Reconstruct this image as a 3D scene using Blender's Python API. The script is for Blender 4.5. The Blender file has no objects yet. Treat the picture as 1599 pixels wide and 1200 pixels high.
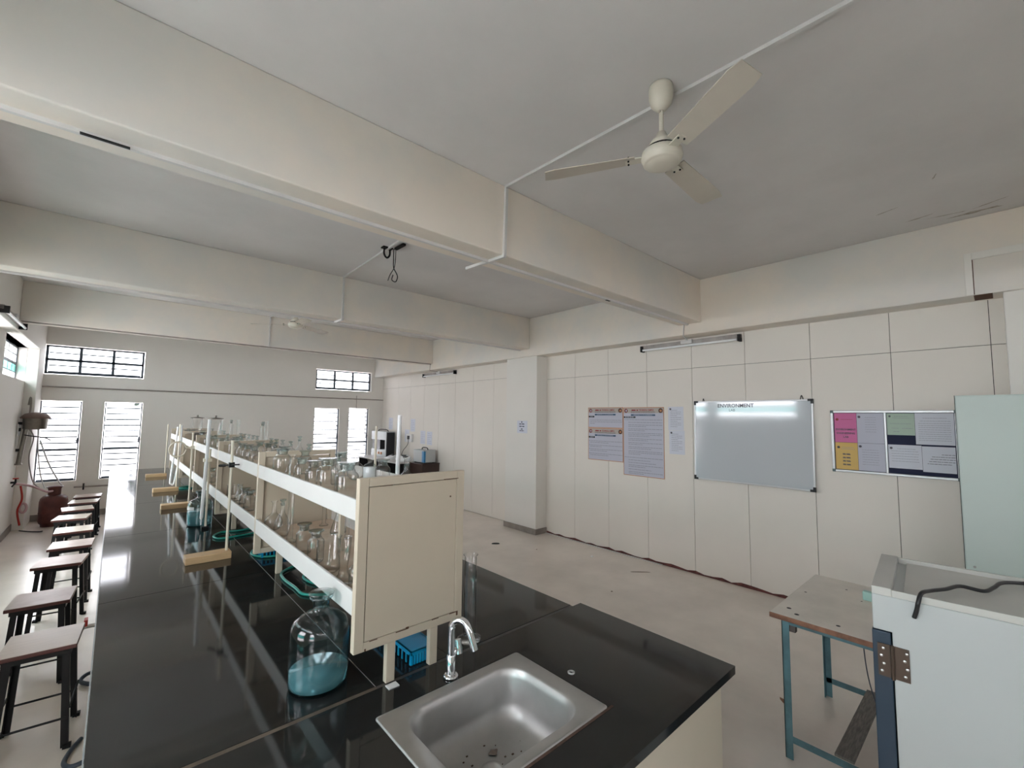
import bpy, math, random
from mathutils import Matrix, Vector, Euler
random.seed(7)
S = bpy.context.scene
C = S.collection
PI = math.pi

# ------------------------------------------------------------------ camera, sky, exposure
F_PX, YAW, PITCH, ROLL = 686.888, 0.732182785, 0.0774070624, 0.0124292408
cam_d = bpy.data.cameras.new('camera'); cam = bpy.data.objects.new('camera', cam_d); C.objects.link(cam)
fw = Vector((math.sin(YAW)*math.cos(PITCH), math.cos(YAW)*math.cos(PITCH), math.sin(PITCH)))
r_ = Vector((math.cos(YAW), -math.sin(YAW), 0)); u_ = r_.cross(fw)
R = r_*math.cos(ROLL)+u_*math.sin(ROLL); U = u_*math.cos(ROLL)-r_*math.sin(ROLL)
m = Matrix((R, U, -fw)).transposed().to_4x4(); m.translation = (0, 0, 1.79)
cam.matrix_world = m
cam_d.sensor_width = 36.0; cam_d.lens = 36.0*F_PX/1599.0; cam_d.clip_start = 0.02; cam_d.clip_end = 300
S.camera = cam

S.view_settings.view_transform = 'Standard'; S.view_settings.look = 'None'
S.view_settings.gamma = 1.0; S.view_settings.use_curve_mapping = False
S.view_settings.exposure = 1.82
w = bpy.data.worlds.new('world'); S.world = w; w.use_nodes = True
bg = w.node_tree.nodes['Background']; bg.inputs[0].default_value = (0.98, 0.955, 1.0, 1); bg.inputs[1].default_value = 4.1
cy = S.cycles
cy.use_denoising = True; cy.max_bounces = 10; cy.diffuse_bounces = 7; cy.glossy_bounces = 5
cy.transmission_bounces = 8; cy.transparent_max_bounces = 40; cy.sample_clamp_indirect = 4.0
cy.caustics_reflective = False; cy.caustics_refractive = False

def portal(loc, rot, sx, sy):            # sampling guide for the daylight through one opening, gives no light itself
    d = bpy.data.lights.new('daylight_opening', 'AREA'); d.shape = 'RECTANGLE'; d.size = sx; d.size_y = sy
    d.cycles.is_portal = True
    o = bpy.data.objects.new('daylight_opening', d); C.objects.link(o); o.location = loc; o.rotation_euler = rot

# ------------------------------------------------------------------ materials
MATS = {}
def mat(name, col, rough=0.5, metal=0.0, var=0.0, scale=3.0, bump=0.0, bscale=40.0, spec=0.5, col2=None, coat=0.0, stretch=None, lo=0.35, hi=0.65, emit=0.0, rvar=0.0, coords='Object'):
    if name in MATS: return MATS[name]
    M = bpy.data.materials.new(name); M.use_nodes = True; nt = M.node_tree; N = nt.nodes; L = nt.links
    b = N['Principled BSDF']
    b.inputs['Base Color'].default_value = (*col, 1); b.inputs['Roughness'].default_value = rough
    b.inputs['Metallic'].default_value = metal; b.inputs['Specular IOR Level'].default_value = spec
    if coat: b.inputs['Coat Weight'].default_value = coat; b.inputs['Coat Roughness'].default_value = 0.05
    tc = N.new('ShaderNodeTexCoord'); src = tc.outputs[coords]
    if coords == 'World':
        pass
    if stretch:
        mp = N.new('ShaderNodeMapping'); mp.inputs['Scale'].default_value = stretch; L.new(src, mp.inputs['Vector']); src = mp.outputs[0]
    if var or col2:
        n = N.new('ShaderNodeTexNoise'); n.inputs['Scale'].default_value = scale; n.inputs['Detail'].default_value = 7; n.inputs['Roughness'].default_value = 0.6
        L.new(src, n.inputs['Vector'])
        r = N.new('ShaderNodeValToRGB'); r.color_ramp.elements[0].position = lo; r.color_ramp.elements[1].position = hi
        c2 = col2 if col2 else tuple(c*(1-var) for c in col)
        r.color_ramp.elements[0].color = (*c2, 1); r.color_ramp.elements[1].color = (*col, 1)
        L.new(n.outputs[0], r.inputs[0]); L.new(r.outputs[0], b.inputs['Base Color'])
        if rvar:
            mr = N.new('ShaderNodeMapRange'); mr.inputs[3].default_value = rough+rvar; mr.inputs[4].default_value = rough
            L.new(n.outputs[0], mr.inputs[0]); L.new(mr.outputs[0], b.inputs['Roughness'])
    if bump:
        n2 = N.new('ShaderNodeTexNoise'); n2.inputs['Scale'].default_value = bscale; n2.inputs['Detail'].default_value = 4; L.new(src, n2.inputs['Vector'])
        bp = N.new('ShaderNodeBump'); bp.inputs['Strength'].default_value = bump; bp.inputs['Distance'].default_value = 0.01
        L.new(n2.outputs[0], bp.inputs['Height']); L.new(bp.outputs[0], b.inputs['Normal'])
    MATS[name] = M
    return M

def thin_glass(name, tint=(0.965, 0.97, 0.968), edge=(0.20, 0.22, 0.22), blend=0.35, gloss=1.0, rough=0.02):
    M = bpy.data.materials.new(name); M.use_nodes = True; nt = M.node_tree; N = nt.nodes; L = nt.links
    N.remove(N['Principled BSDF']); out = N['Material Output']
    lw = N.new('ShaderNodeLayerWeight'); lw.inputs['Blend'].default_value = 0.5
    mx = N.new('ShaderNodeMix'); mx.data_type = 'RGBA'; mx.inputs[6].default_value = (*tint, 1); mx.inputs[7].default_value = (*edge, 1)
    pw = N.new('ShaderNodeMath'); pw.operation = 'POWER'; pw.inputs[1].default_value = 2.6
    L.new(lw.outputs['Facing'], pw.inputs[0]); L.new(pw.outputs[0], mx.inputs[0])
    t = N.new('ShaderNodeBsdfTransparent'); L.new(mx.outputs[2], t.inputs[0])
    g = N.new('ShaderNodeBsdfGlossy'); g.inputs['Roughness'].default_value = rough; g.inputs[0].default_value = (gloss, gloss, gloss, 1)
    p5 = N.new('ShaderNodeMath'); p5.operation = 'POWER'; p5.inputs[1].default_value = 5.0; L.new(lw.outputs['Facing'], p5.inputs[0])
    fr = N.new('ShaderNodeMath'); fr.operation = 'MULTIPLY_ADD'; fr.inputs[1].default_value = 0.75; fr.inputs[2].default_value = 0.06; L.new(p5.outputs[0], fr.inputs[0])
    s = N.new('ShaderNodeMixShader'); L.new(fr.outputs[0], s.inputs[0]); L.new(t.outputs[0], s.inputs[1]); L.new(g.outputs[0], s.inputs[2])
    L.new(s.outputs[0], out.inputs['Surface'])
    MATS[name] = M
    return M

M_beam = mat('beam_plaster', (0.81, 0.735, 0.65), 0.85, col2=(0.70, 0.68, 0.645), lo=0.38, hi=0.62, scale=1.1, bump=0.25, bscale=9)
M_wall = mat('wall_paint', (0.79, 0.765, 0.72), 0.7, var=0.05, scale=0.8, bump=0.1, bscale=14)
M_ceil = mat('ceiling_paint', (0.73, 0.71, 0.705), 0.9, var=0.12, scale=0.9, bump=0.3, bscale=6)
M_panel = mat('panel_board', (0.79, 0.745, 0.685), 0.55, var=0.05, scale=0.7, bump=0.04, bscale=8)
M_gap = mat('panel_gap', (0.06, 0.05, 0.045), 0.9)
M_red_gap = mat('rotten_edge', (0.17, 0.055, 0.05), 0.9, var=0.5, scale=20)
M_skirt = mat('stone_skirting', (0.33, 0.29, 0.26), 0.5, var=0.3, scale=6)
M_floor = mat('floor_stone', (0.82, 0.745, 0.675), 0.16, var=0.14, scale=1.6, spec=0.5, rvar=0.12)
M_floor_mark = mat('floor_scuff', (0.25, 0.2, 0.16), 0.6)
M_granite = mat('black_granite', (0.016, 0.016, 0.0155), 0.07, spec=0.38)
M_edge = mat('granite_edge', (0.30, 0.31, 0.32), 0.25)
M_joint = mat('brown_joint', (0.12, 0.09, 0.065), 0.5, var=0.4, scale=15)
M_joint_l = mat('pale_joint', (0.26, 0.25, 0.24), 0.5)
M_cream = mat('cream_laminate', (0.60, 0.54, 0.44), 0.35, var=0.05, scale=2)
M_rack = mat('cream_enamel', (0.56, 0.485, 0.38), 0.38, var=0.05, scale=3, bump=0.03)
M_rack_in = mat('rack_sheet', (0.52, 0.45, 0.35), 0.45, var=0.08, scale=2)
M_lip = mat('white_enamel', (0.64, 0.635, 0.62), 0.35, var=0.05, scale=3)
M_shelf = mat('dusty_shelf', (0.56, 0.42, 0.31), 0.6, col2=(0.68, 0.58, 0.47), scale=7)
M_rust_shadow = mat('rust_and_shadow', (0.10, 0.045, 0.025), 0.9)  # rust chips, and the shadow line painted beside the trunking
M_steel = mat('stainless', (0.50, 0.495, 0.485), 0.42, metal=0.9, var=0.15, scale=5, bump=0.02, bscale=60)
M_chrome = mat('chrome', (0.75, 0.76, 0.78), 0.06, metal=1.0)
M_dark = mat('black_paint', (0.010, 0.009, 0.010), 0.55, spec=0.3)
M_black = mat('black_plastic', (0.01, 0.01, 0.012), 0.35)
M_seat = mat('seat_laminate', (0.66, 0.56, 0.48), 0.22, var=0.08, scale=8, stretch=(1, 12, 1))
M_seat_red = mat('seat_worn_brown', (0.34, 0.22, 0.18), 0.3, col2=(0.48, 0.38, 0.33), scale=5)
M_seat_edge = mat('seat_edge_maroon', (0.09, 0.025, 0.022), 0.4)
M_wood = mat('pine_wood', (0.66, 0.44, 0.24), 0.45, var=0.15, scale=5, stretch=(2, 18, 18))
M_white = mat('white_plastic', (0.80, 0.80, 0.80), 0.35)
M_rod = mat('rod_enamel', (0.74, 0.68, 0.56), 0.35)
M_pvc = mat('pvc_trunking', (0.66, 0.65, 0.64), 0.4, var=0.06, scale=5)
M_fan = mat('fan_cream', (0.66, 0.62, 0.53), 0.35, var=0.05, scale=4)
M_fan_blade = mat('fan_blade_dusty', (0.56, 0.51, 0.44), 0.5, var=0.08, scale=4)
M_tube = mat('fluorescent_glass', (0.85, 0.86, 0.88), 0.12)
M_tubebody = mat('batten_metal', (0.42, 0.38, 0.36), 0.4, metal=0.3, var=0.3, scale=10)
M_frame = mat('window_steel', (0.055, 0.075, 0.10), 0.5)
M_board = mat('whiteboard_surface', (0.54, 0.58, 0.62), 0.10, spec=1.0, coat=0.8)
M_alu = mat('aluminium', (0.58, 0.58, 0.59), 0.35, metal=0.6)
M_paper = mat('paper', (0.66, 0.68, 0.76), 0.7)
M_paper_b = mat('poster_paper', (0.50, 0.51, 0.60), 0.5)
M_paper_g = mat('green_paper', (0.44, 0.55, 0.46), 0.7)
M_pink = mat('pink_paper', (0.62, 0.17, 0.36), 0.7)
M_yellow = mat('yellow_paper', (0.66, 0.45, 0.15), 0.7)
M_orange = mat('orange_border', (0.52, 0.24, 0.12), 0.6)
M_ink = mat('ink', (0.10, 0.10, 0.13), 0.7)
M_ink_red = mat('red_ink', (0.33, 0.06, 0.06), 0.7)
M_ink_soft = mat('grey_ink', (0.30, 0.31, 0.37), 0.7)
M_navy = mat('navy_felt', (0.012, 0.016, 0.05), 0.8)
M_blueink = mat('blue_bar', (0.02, 0.075, 0.15), 0.6)
M_marker = mat('marker', (0.08, 0.085, 0.11), 0.6)
M_teal = mat('teal_paint', (0.13, 0.27, 0.31), 0.45, col2=(0.07, 0.13, 0.15), scale=5)
M_ttop = mat('table_laminate', (0.68, 0.63, 0.56), 0.4, var=0.15, scale=5)
M_tedge = mat('table_edge_wood', (0.32, 0.15, 0.09), 0.6, var=0.5, scale=16)
M_unit = mat('incubator_white', (0.45, 0.475, 0.475), 0.4, var=0.03, scale=2)
M_unit_top = mat('incubator_top', (0.50, 0.50, 0.47), 0.4, var=0.08, scale=4)
M_unit_navy = mat('incubator_door_navy', (0.016, 0.035, 0.06), 0.45)
M_hinge = mat('bronze_hinge', (0.10, 0.07, 0.055), 0.35, metal=0.6)
M_cup = mat('pale_green_cupboard', (0.56, 0.65, 0.62), 0.45, var=0.03, scale=1)
M_green = mat('green_rubber', (0.005, 0.24, 0.19), 0.35)
M_blue = mat('blue_plastic', (0.0, 0.28, 0.52), 0.3)
M_gas = mat('gas_red', (0.13, 0.035, 0.028), 0.5, var=0.5, scale=8)
M_redbr = mat('bright_red', (0.45, 0.03, 0.02), 0.4)
M_pinkhose = mat('pink_hose', (0.60, 0.40, 0.42), 0.5)
M_bluehose = mat('grey_blue_hose', (0.045, 0.06, 0.085), 0.5)
M_stillm = mat('still_metal', (0.30, 0.27, 0.24), 0.3, metal=0.8, var=0.3, scale=5)
M_stilllid = mat('still_lid', (0.17, 0.11, 0.09), 0.5, var=0.3, scale=8)
M_desk = mat('dark_wood_desk', (0.05, 0.025, 0.02), 0.4, var=0.3, scale=5)
M_desktop = mat('grey_desk_top', (0.50, 0.49, 0.48), 0.3)
M_bluepanel = mat('instrument_blue', (0.03, 0.20, 0.42), 0.4)
M_knob = mat('orange_knob', (0.65, 0.25, 0.08), 0.4)
M_greyplank = mat('grey_plank', (0.22, 0.20, 0.18), 0.7, var=0.5, scale=8, stretch=(2, 15, 2))
M_ground = mat('outside_ground', (0.78, 0.76, 0.73), 0.9, var=0.2, scale=0.5)
M_house = mat('house_wall', (0.30, 0.31, 0.33), 0.9, var=0.2, scale=0.6)
M_housep = mat('house_pink', (0.16, 0.11, 0.12), 0.9)
M_leaf = mat('leaf', (0.03, 0.055, 0.035), 0.7, var=0.5, scale=4)
M_bark = mat('bark', (0.06, 0.05, 0.045), 0.9)
M_pipe = mat('wall_pipe', (0.36, 0.32, 0.29), 0.5, var=0.3, scale=8)
M_brownpaste = mat('brown_ceramic', (0.30, 0.17, 0.13), 0.5)
M_cloud = mat('white_powder', (0.72, 0.76, 0.78), 0.8)
M_glass = thin_glass('clear_glass')
M_gstop = thin_glass('ground_stopper_glass', tint=(0.70, 0.76, 0.75), edge=(0.30, 0.34, 0.33), rough=0.12)
M_pane = thin_glass('window_glass', tint=(0.975, 0.98, 0.985), edge=(0.9, 0.93, 0.93))
M_louvre = thin_glass('dimming_louvre_glass', tint=(0.74, 0.75, 0.76), edge=(0.66, 0.68, 0.70))  # tint dims the bright sky behind the far louvres
M_panegreen = thin_glass('green_window_glass', tint=(0.30, 0.62, 0.60), edge=(0.3, 0.6, 0.55))
M_aqua = thin_glass('aqua_glass', tint=(0.80, 0.93, 0.95), edge=(0.25, 0.40, 0.45), blend=0.4)
def liquid(name, col):
    M = bpy.data.materials.new(name); M.use_nodes = True; b = M.node_tree.nodes['Principled BSDF']
    b.inputs['Base Color'].default_value = (*col, 1); b.inputs['Transmission Weight'].default_value = 0.6
    b.inputs['Roughness'].default_value = 0.12; b.inputs['IOR'].default_value = 1.2
    return M
M_liq = liquid('teal_water', (0.22, 0.43, 0.47))

# ------------------------------------------------------------------ mesh builder
class MB:
    def __init__(s): s.v = []; s.f = []; s.m = []; s.s = []
    def add(s, vs, fs, mi=0, sm=False, M=None):
        k = len(s.v)
        s.v += [tuple(M @ Vector(p)) if M else tuple(p) for p in vs]
        for f in fs: s.f.append(tuple(i+k for i in f)); s.m.append(mi); s.s.append(sm)
        return s
    def box(s, x0, y0, z0, x1, y1, z1, mi=0, M=None):
        if x0 > x1: x0, x1 = x1, x0
        if y0 > y1: y0, y1 = y1, y0
        if z0 > z1: z0, z1 = z1, z0
        return s.add([(x0, y0, z0), (x1, y0, z0), (x1, y1, z0), (x0, y1, z0), (x0, y0, z1), (x1, y0, z1), (x1, y1, z1), (x0, y1, z1)],
                     [(0, 3, 2, 1), (4, 5, 6, 7), (0, 1, 5, 4), (1, 2, 6, 5), (2, 3, 7, 6), (3, 0, 4, 7)], mi, False, M)
    def rod(s, a, b, r, r2=None, n=12, mi=0, cap=True):
        a = Vector(a); b = Vector(b); r2 = r if r2 is None else r2
        d = (b-a).normalized(); t = Vector((0, 0, 1)) if abs(d.z) < 0.9 else Vector((1, 0, 0))
        u = d.cross(t).normalized(); w = d.cross(u)
        vs = [a+(u*math.cos(2*PI*i/n)+w*math.sin(2*PI*i/n))*r for i in range(n)]+[b+(u*math.cos(2*PI*i/n)+w*math.sin(2*PI*i/n))*r2 for i in range(n)]
        s.add(vs, [(i, i+n, (i+1) % n+n, (i+1) % n) for i in range(n)], mi, True)
        if cap: s.add(vs, [tuple(range(n)), tuple(range(2*n-1, n-1, -1))], mi, False)
        return s
    def bar(s, a, b, wd, ht, mi=0):         # rectangular bar between two points
        a = Vector(a); b = Vector(b); d = (b-a).normalized(); t = Vector((0, 0, 1)) if abs(d.z) < 0.95 else Vector((0, 1, 0))
        u = d.cross(t).normalized(); w2 = u.cross(d)
        o = [(-1, -1), (1, -1), (1, 1), (-1, 1)]
        vs = [p+u*(i*wd/2)+w2*(j*ht/2) for p in (a, b) for i, j in o]
        return s.add(vs, [(3, 2, 1, 0), (4, 5, 6, 7), (0, 1, 5, 4), (1, 2, 6, 5), (2, 3, 7, 6), (3, 0, 4, 7)], mi)
    def tube(s, pts, r, n=8, mi=0, smooth_n=6):
        P = [Vector(p) for p in pts]
        if smooth_n > 1 and len(P) > 2:
            Q = []
            for i in range(len(P)-1):
                p0 = P[max(i-1, 0)]; p1 = P[i]; p2 = P[i+1]; p3 = P[min(i+2, len(P)-1)]
                for k in range(smooth_n):
                    t = k/smooth_n
                    Q.append(0.5*((2*p1)+(p2-p0)*t+(2*p0-5*p1+4*p2-p3)*t*t+(3*p1-p0-3*p2+p3)*t**3))
            Q.append(P[-1]); P = Q
        vs = []; u = None
        for i, p in enumerate(P):
            d = (P[min(i+1, len(P)-1)]-P[max(i-1, 0)]).normalized()
            if u is None:
                t = Vector((0, 0, 1)) if abs(d.z) < 0.9 else Vector((1, 0, 0)); u = d.cross(t).normalized()
            else: u = (u-d*u.dot(d)).normalized()
            w2 = d.cross(u)
            vs += [p+(u*math.cos(2*PI*k/n)+w2*math.sin(2*PI*k/n))*r for k in range(n)]
        fs = [(i*n+k, (i+1)*n+k, (i+1)*n+(k+1) % n, i*n+(k+1) % n) for i in range(len(P)-1) for k in range(n)]
        s.add(vs, fs, mi, True)
        e = len(vs)-n
        s.add(vs, [tuple(range(n)), tuple(range(e+n-1, e-1, -1))], mi, False)
        return s
    def lathe(s, prof, n=24, mi=0, c=(0, 0, 0), sm=True, M=None, smooth=0):
        if smooth:
            Q = []; P = [Vector((a, b, 0)) for a, b in prof]
            for i in range(len(P)-1):
                p0 = P[max(i-1, 0)]; p1 = P[i]; p2 = P[i+1]; p3 = P[min(i+2, len(P)-1)]
                for k in range(smooth):
                    t = k/smooth; q = 0.5*((2*p1)+(p2-p0)*t+(2*p0-5*p1+4*p2-p3)*t*t+(3*p1-p0-3*p2+p3)*t**3); Q.append((max(q.x, 0), q.y))
            Q.append(prof[-1]); prof = Q
        vs = []; fs = []; idx = []
        for r, z in prof:
            if r < 1e-5: idx.append([len(vs)]); vs.append((c[0], c[1], c[2]+z))
            else:
                idx.append([len(vs)+i for i in range(n)])
                vs += [(c[0]+r*math.cos(2*PI*i/n), c[1]+r*math.sin(2*PI*i/n), c[2]+z) for i in range(n)]
        for a, b in zip(idx[:-1], idx[1:]):
            for i in range(n):
                j = (i+1) % n
                if len(a) == 1 and len(b) == 1: continue
                if len(a) == 1: fs.append((a[0], b[j], b[i]))
                elif len(b) == 1: fs.append((a[i], a[j], b[0]))
                else: fs.append((a[i], a[j], b[j], b[i]))
        return s.add(vs, fs, mi, sm, M)
    def mesh(s, name, mats):
        me = bpy.data.meshes.new(name); me.from_pydata(s.v, [], s.f); me.update()
        for mm in (mats if isinstance(mats, (list, tuple)) else [mats]): me.materials.append(mm)
        me.polygons.foreach_set('material_index', s.m); me.polygons.foreach_set('use_smooth', s.s)
        return me
    def obj(s, name, mats, parent=None, bevel=0, loc=None, rot=None, seg=2):
        return link(name, s.mesh(name, mats), parent, bevel, loc, rot, seg)

def link(name, me, parent=None, bevel=0, loc=None, rot=None, seg=2):
    o = bpy.data.objects.new(name, me); C.objects.link(o)
    if parent: o.parent = parent
    if loc: o.location = loc
    if rot: o.rotation_euler = rot
    if bevel:
        b = o.modifiers.new('bevel', 'BEVEL'); b.width = bevel; b.segments = seg; b.limit_method = 'ANGLE'
    return o
def tag(o, label, cat, group=None):
    o['label'] = label; o['category'] = cat
    if group: o['group'] = group
    return o
def thing(name, label, cat, loc=(0, 0, 0), rot=(0, 0, 0), group=None):
    o = bpy.data.objects.new(name, None); o.empty_display_size = 0.1; C.objects.link(o); o.location = loc; o.rotation_euler = rot
    return tag(o, label, cat, group)
def struct(o): o['kind'] = 'structure'; return o
def dup(root, loc, rotz=None, label=None):
    r = root.copy(); C.objects.link(r); r.location = loc
    if rotz is not None: r.rotation_euler = (0, 0, rotz)
    if label: r['label'] = label
    for ch in list(root.children):
        c = ch.copy(); C.objects.link(c); c.parent = r
        for g in ch.children:
            d = g.copy(); C.objects.link(d); d.parent = c
    return r

# ------------------------------------------------------------------ room shell
XL, XR, YF, YB, ZC = -1.07, 5.153, 10.75, -3.45, 3.405
ZB = 2.907; ZL = 2.785; XBL, XBR = -0.935, 4.90
struct(MB().box(XL-0.12, YB-0.3, -0.12, XR+0.2, YF+0.3, 0).obj('floor', M_floor))
struct(MB().box(XL-0.12, YB-0.3, ZC, XR+0.2, YF+0.3, ZC+0.15).obj('ceiling', M_ceil))

def wall_grid(name, axis, p0, p1, a0, a1, z0, z1, holes, m_):
    """wall slab between p0 and p1 on the other axis, with rectangular openings (a0,a1,z0,z1)."""
    A = sorted({a0, a1, *[h[0] for h in holes], *[h[1] for h in holes]}); Z = sorted({z0, z1, *[h[2] for h in holes], *[h[3] for h in holes]})
    mb = MB()
    for i in range(len(A)-1):
        run = None
        for j in range(len(Z)-1):
            ca, cz = (A[i]+A[i+1])/2, (Z[j]+Z[j+1])/2
            inside = any(h[0] < ca < h[1] and h[2] < cz < h[3] for h in holes)
            if not inside and run is None: run = Z[j]
            if (inside or j == len(Z)-2) and run is not None:
                top = Z[j] if inside else Z[j+1]
                if axis == 'y': mb.box(p0, A[i], run, p1, A[i+1], top)
                else: mb.box(A[i], p0, run, A[i+1], p1, top)
                run = None
    return struct(mb.obj(name, m_))

FAR = [(-0.945, 0.365, 2.44, 2.95), (3.465, 4.83, 2.415, 2.90), (-0.945, -0.435, 0.62, 1.99), (-0.146, 0.382, 0.62, 1.99), (3.46, 4.045, 0.62, 1.965), (4.275, 4.785, 0.62, 1.985)]
wall_grid('wall_back', 'x', YF, YF+0.22, XL-0.12, XR+0.2, 0, ZC, FAR, M_wall)
NEAR_ADDED = [(-0.9, 0.7, 2.42, 2.93), (3.3, 4.8, 2.42, 2.93)]  # openings in the unseen front wall, added to let in more light
wall_grid('wall_front', 'x', YB-0.22, YB, XL-0.12, XR+0.2, 0, ZC, NEAR_ADDED, M_wall)
LEFT = [(8.29, 10.07, 2.262, ZL), (5.12, 7.8, 2.262, ZL), (3.1, 4.88, 2.262, ZL), (0.3, 2.5, 2.262, ZL), (-2.9, -0.9, 2.262, ZL), (-0.4, 0.5, 0.62, 1.99), (1.3, 2.2, 0.62, 1.99), (5.42, 6.12, 0.62, 1.99), (6.22, 6.92, 0.62, 1.99), (7.05, 7.8, 0.62, 1.99)]  # the tall openings are unseen, added to raise the daylight
wall_grid('wall_left', 'y', XL-0.12, XL, YB-0.2, YF, 0, ZC, LEFT, M_wall)
for a, b, z0, z1 in FAR: portal(((a+b)/2, YF+0.24, (z0+z1)/2), (-PI/2, 0, 0), b-a, z1-z0)
for a, b, z0, z1 in NEAR_ADDED: portal(((a+b)/2, YB-0.24, (z0+z1)/2), (PI/2, 0, 0), b-a, z1-z0)
for a, b, z0, z1 in LEFT: portal((XL-0.14, (a+b)/2, (z0+z1)/2), (PI/2, 0, -PI/2), b-a, z1-z0)

# right wall: board panels on a backing
wr = struct(MB().box(XR+0.012, YB-0.2, 0, XR+0.2, YF, ZC).obj('wall_right', M_gap))
ys = [4.904, 4.303, 3.697, 3.091, 2.483, 1.877, 1.257, 0.642, 0.03, -0.55]
ys2 = [10.75, 10.52, 9.90, 9.29, 8.68, 8.07, 7.46, 6.85, 6.23, 5.61]
def panels(YS, z_mid, bottom):
    for i in range(len(YS)-1):
        a, b = YS[i+1], YS[i]
        for z0, z1 in ((bottom, z_mid), (z_mid, ZL+0.05)):
            g = 0.0022
            mb = MB()
            if z0 == bottom and bottom > 0.006:
                n = 6; pts = [(a+g+(b-a-2*g)*k/n, z0+(random.uniform(-0.014, 0.014) if 0 < k < n else 0.01)) for k in range(n+1)]
                x0, x1 = XR, XR+0.012
                vs = [(x0, y, z) for y, z in pts]+[(x0, b-g, z1-g), (x0, a+g, z1-g)]
                k = len(vs); vs += [(x1, y, z) for _, y, z in vs]
                fs = [tuple(range(k))[::-1], tuple(range(k, 2*k))]+[(i2, (i2+1) % k, (i2+1) % k+k, i2+k) for i2 in range(k)]
                mb.add(vs, fs)
            else: mb.box(XR, a+g, z0+g, XR+0.012, b-g, z1-g)
            mb.obj('panel', M_panel, wr)
panels(ys, 2.42, 0.028); panels(ys2, 2.50, 0.004)
MB().box(XR+0.006, -0.55, 0.0, XR+0.0119, 4.904, 0.046).obj('damp_edge', M_red_gap, wr)
struct(MB().box(XR-0.035, 2.9, 0, XR, 4.88, 0.006).obj('trim_1', M_pvc))

# longitudinal beams, cross beams, pillars
def sb(name, *a, m_=M_beam): return struct(MB().box(*a).obj(name, m_, bevel=0.008))
sb('ceiling_beam', XBR, YB, ZL, XR+0.19, YF, ZC)
sb('ceiling_beam', XL-0.24, YB, ZL, XBL, YF, ZC, m_=M_wall)
for y0 in (2.24, 5.04, 7.95, -0.62, ):
    sb('ceiling_beam', XBL, y0, ZB, XBR, y0+0.275, ZC)
pl = struct(MB().box(4.92, 4.89, 0.08, XR+0.012, 5.613, ZL).obj('pillar', M_wall, bevel=0.006))
MB().box(4.905, 4.875, 0, XR+0.02, 5.628, 0.085).obj('skirting', M_skirt, pl, bevel=0.004)
pl2 = struct(MB().box(4.92, -0.80, 0.08, XR+0.012, -0.052, ZL).obj('pillar', M_wall, bevel=0.006))
MB().box(4.905, -0.815, 0, XR+0.02, -0.037, 0.085).obj('skirting', M_skirt, pl2, bevel=0.004)
struct(MB().box(XL-0.001, 10.073, 0, XBL, YF, ZL).obj('pillar', M_wall, bevel=0.006))
struct(MB().box(XL, YB, 0, XL+0.012, 10.07, 0.10).obj('baseboard_left', M_skirt))
struct(MB().box(XL, YF-0.012, 0, XR, YF, 0.10).obj('baseboard_back', M_skirt))
# plaster strip on the right beam
st = struct(MB().box(XBR-0.012, 0.098, ZL, XBR, 0.141, 3.121).box(XBR-0.012, -2.0, 3.066, XBR, 0.098, 3.121).obj('trim_2', M_wall, bevel=0.003))
struct(MB().box(XBR-0.002, 0.093, ZL+0.004, XBR, 0.098, 3.066, 0).box(XBR-0.002, 0.0, ZL-0.004, XBR+0.2, 0.1, ZL, 0).obj('trim_3', M_rust_shadow))

# windows ------------------------------------------------------
wcount = [0]
def louvre_window(x0, x1, z0, z1, y, n, bars=(), cols=1, sgn=1):
    wcount[0] += 1
    t = 0.018 if cols == 1 else 0.034
    mb = MB().box(x0, y, z0, x0+t, y+0.05, z1).box(x1-t, y, z0, x1, y+0.05, z1).box(x0, y, z0, x1, y+0.05, z0+t*0.8).box(x0, y, z1-t*0.8, x1, y+0.05, z1)
    for b in bars: mb.box(x0, y, b-(0.012 if cols == 1 else 0.02), x1, y+0.04, b+(0.012 if cols == 1 else 0.02))
    for c in range(1, cols):
        xc = x0+(x1-x0)*c/cols; mb.box(xc-0.020, y, z0, xc+0.020, y+0.05, z1)
    win = struct(mb.obj('window_%d' % wcount[0], M_frame))
    h = (z1-z0-2*t*0.8)/n; wdt = (x1-x0-2*t)/cols
    pm = MB().box(-wdt/2+0.005, -0.0025, -h*0.47, wdt/2-0.005, 0.0025, h*0.47, 0).box(-wdt/2+0.005, -0.005, -h*0.50, wdt/2-0.005, 0.005, -h*0.50+0.021, 1).mesh('louvre_pane', [M_louvre, M_frame])
    for c in range(cols):
        for k in range(n):
            zc = z0+t*0.8+h*(k+0.5)
            link('louvre_pane', pm, win, loc=(x0+t+wdt*(c+0.5), y+0.025, zc), rot=(sgn*0.16, 0, 0))
    hm = MB().box(-0.012, -0.012, -0.05, 0.012, 0.0, 0.05).box(-0.03, -0.02, -0.008, 0.03, -0.008, 0.008)
    if cols == 1: hm.obj('handle', M_frame, win, loc=(x1-0.02, y, z0+(z1-z0)*0.5))
    return win
for k, (a, b, z0, z1) in enumerate(FAR):
    if k < 2: louvre_window(a+0.01, b-0.01, z0+0.01, z1-0.01, YF+0.06, 4, bars=((z0+z1)/2,), cols=3)
    else: louvre_window(a+0.005, b-0.005, z0+0.005, z1-0.005, YF+0.04, 13, bars=(z0+(z1-z0)*0.385, z0+(z1-z0)*0.695))
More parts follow.
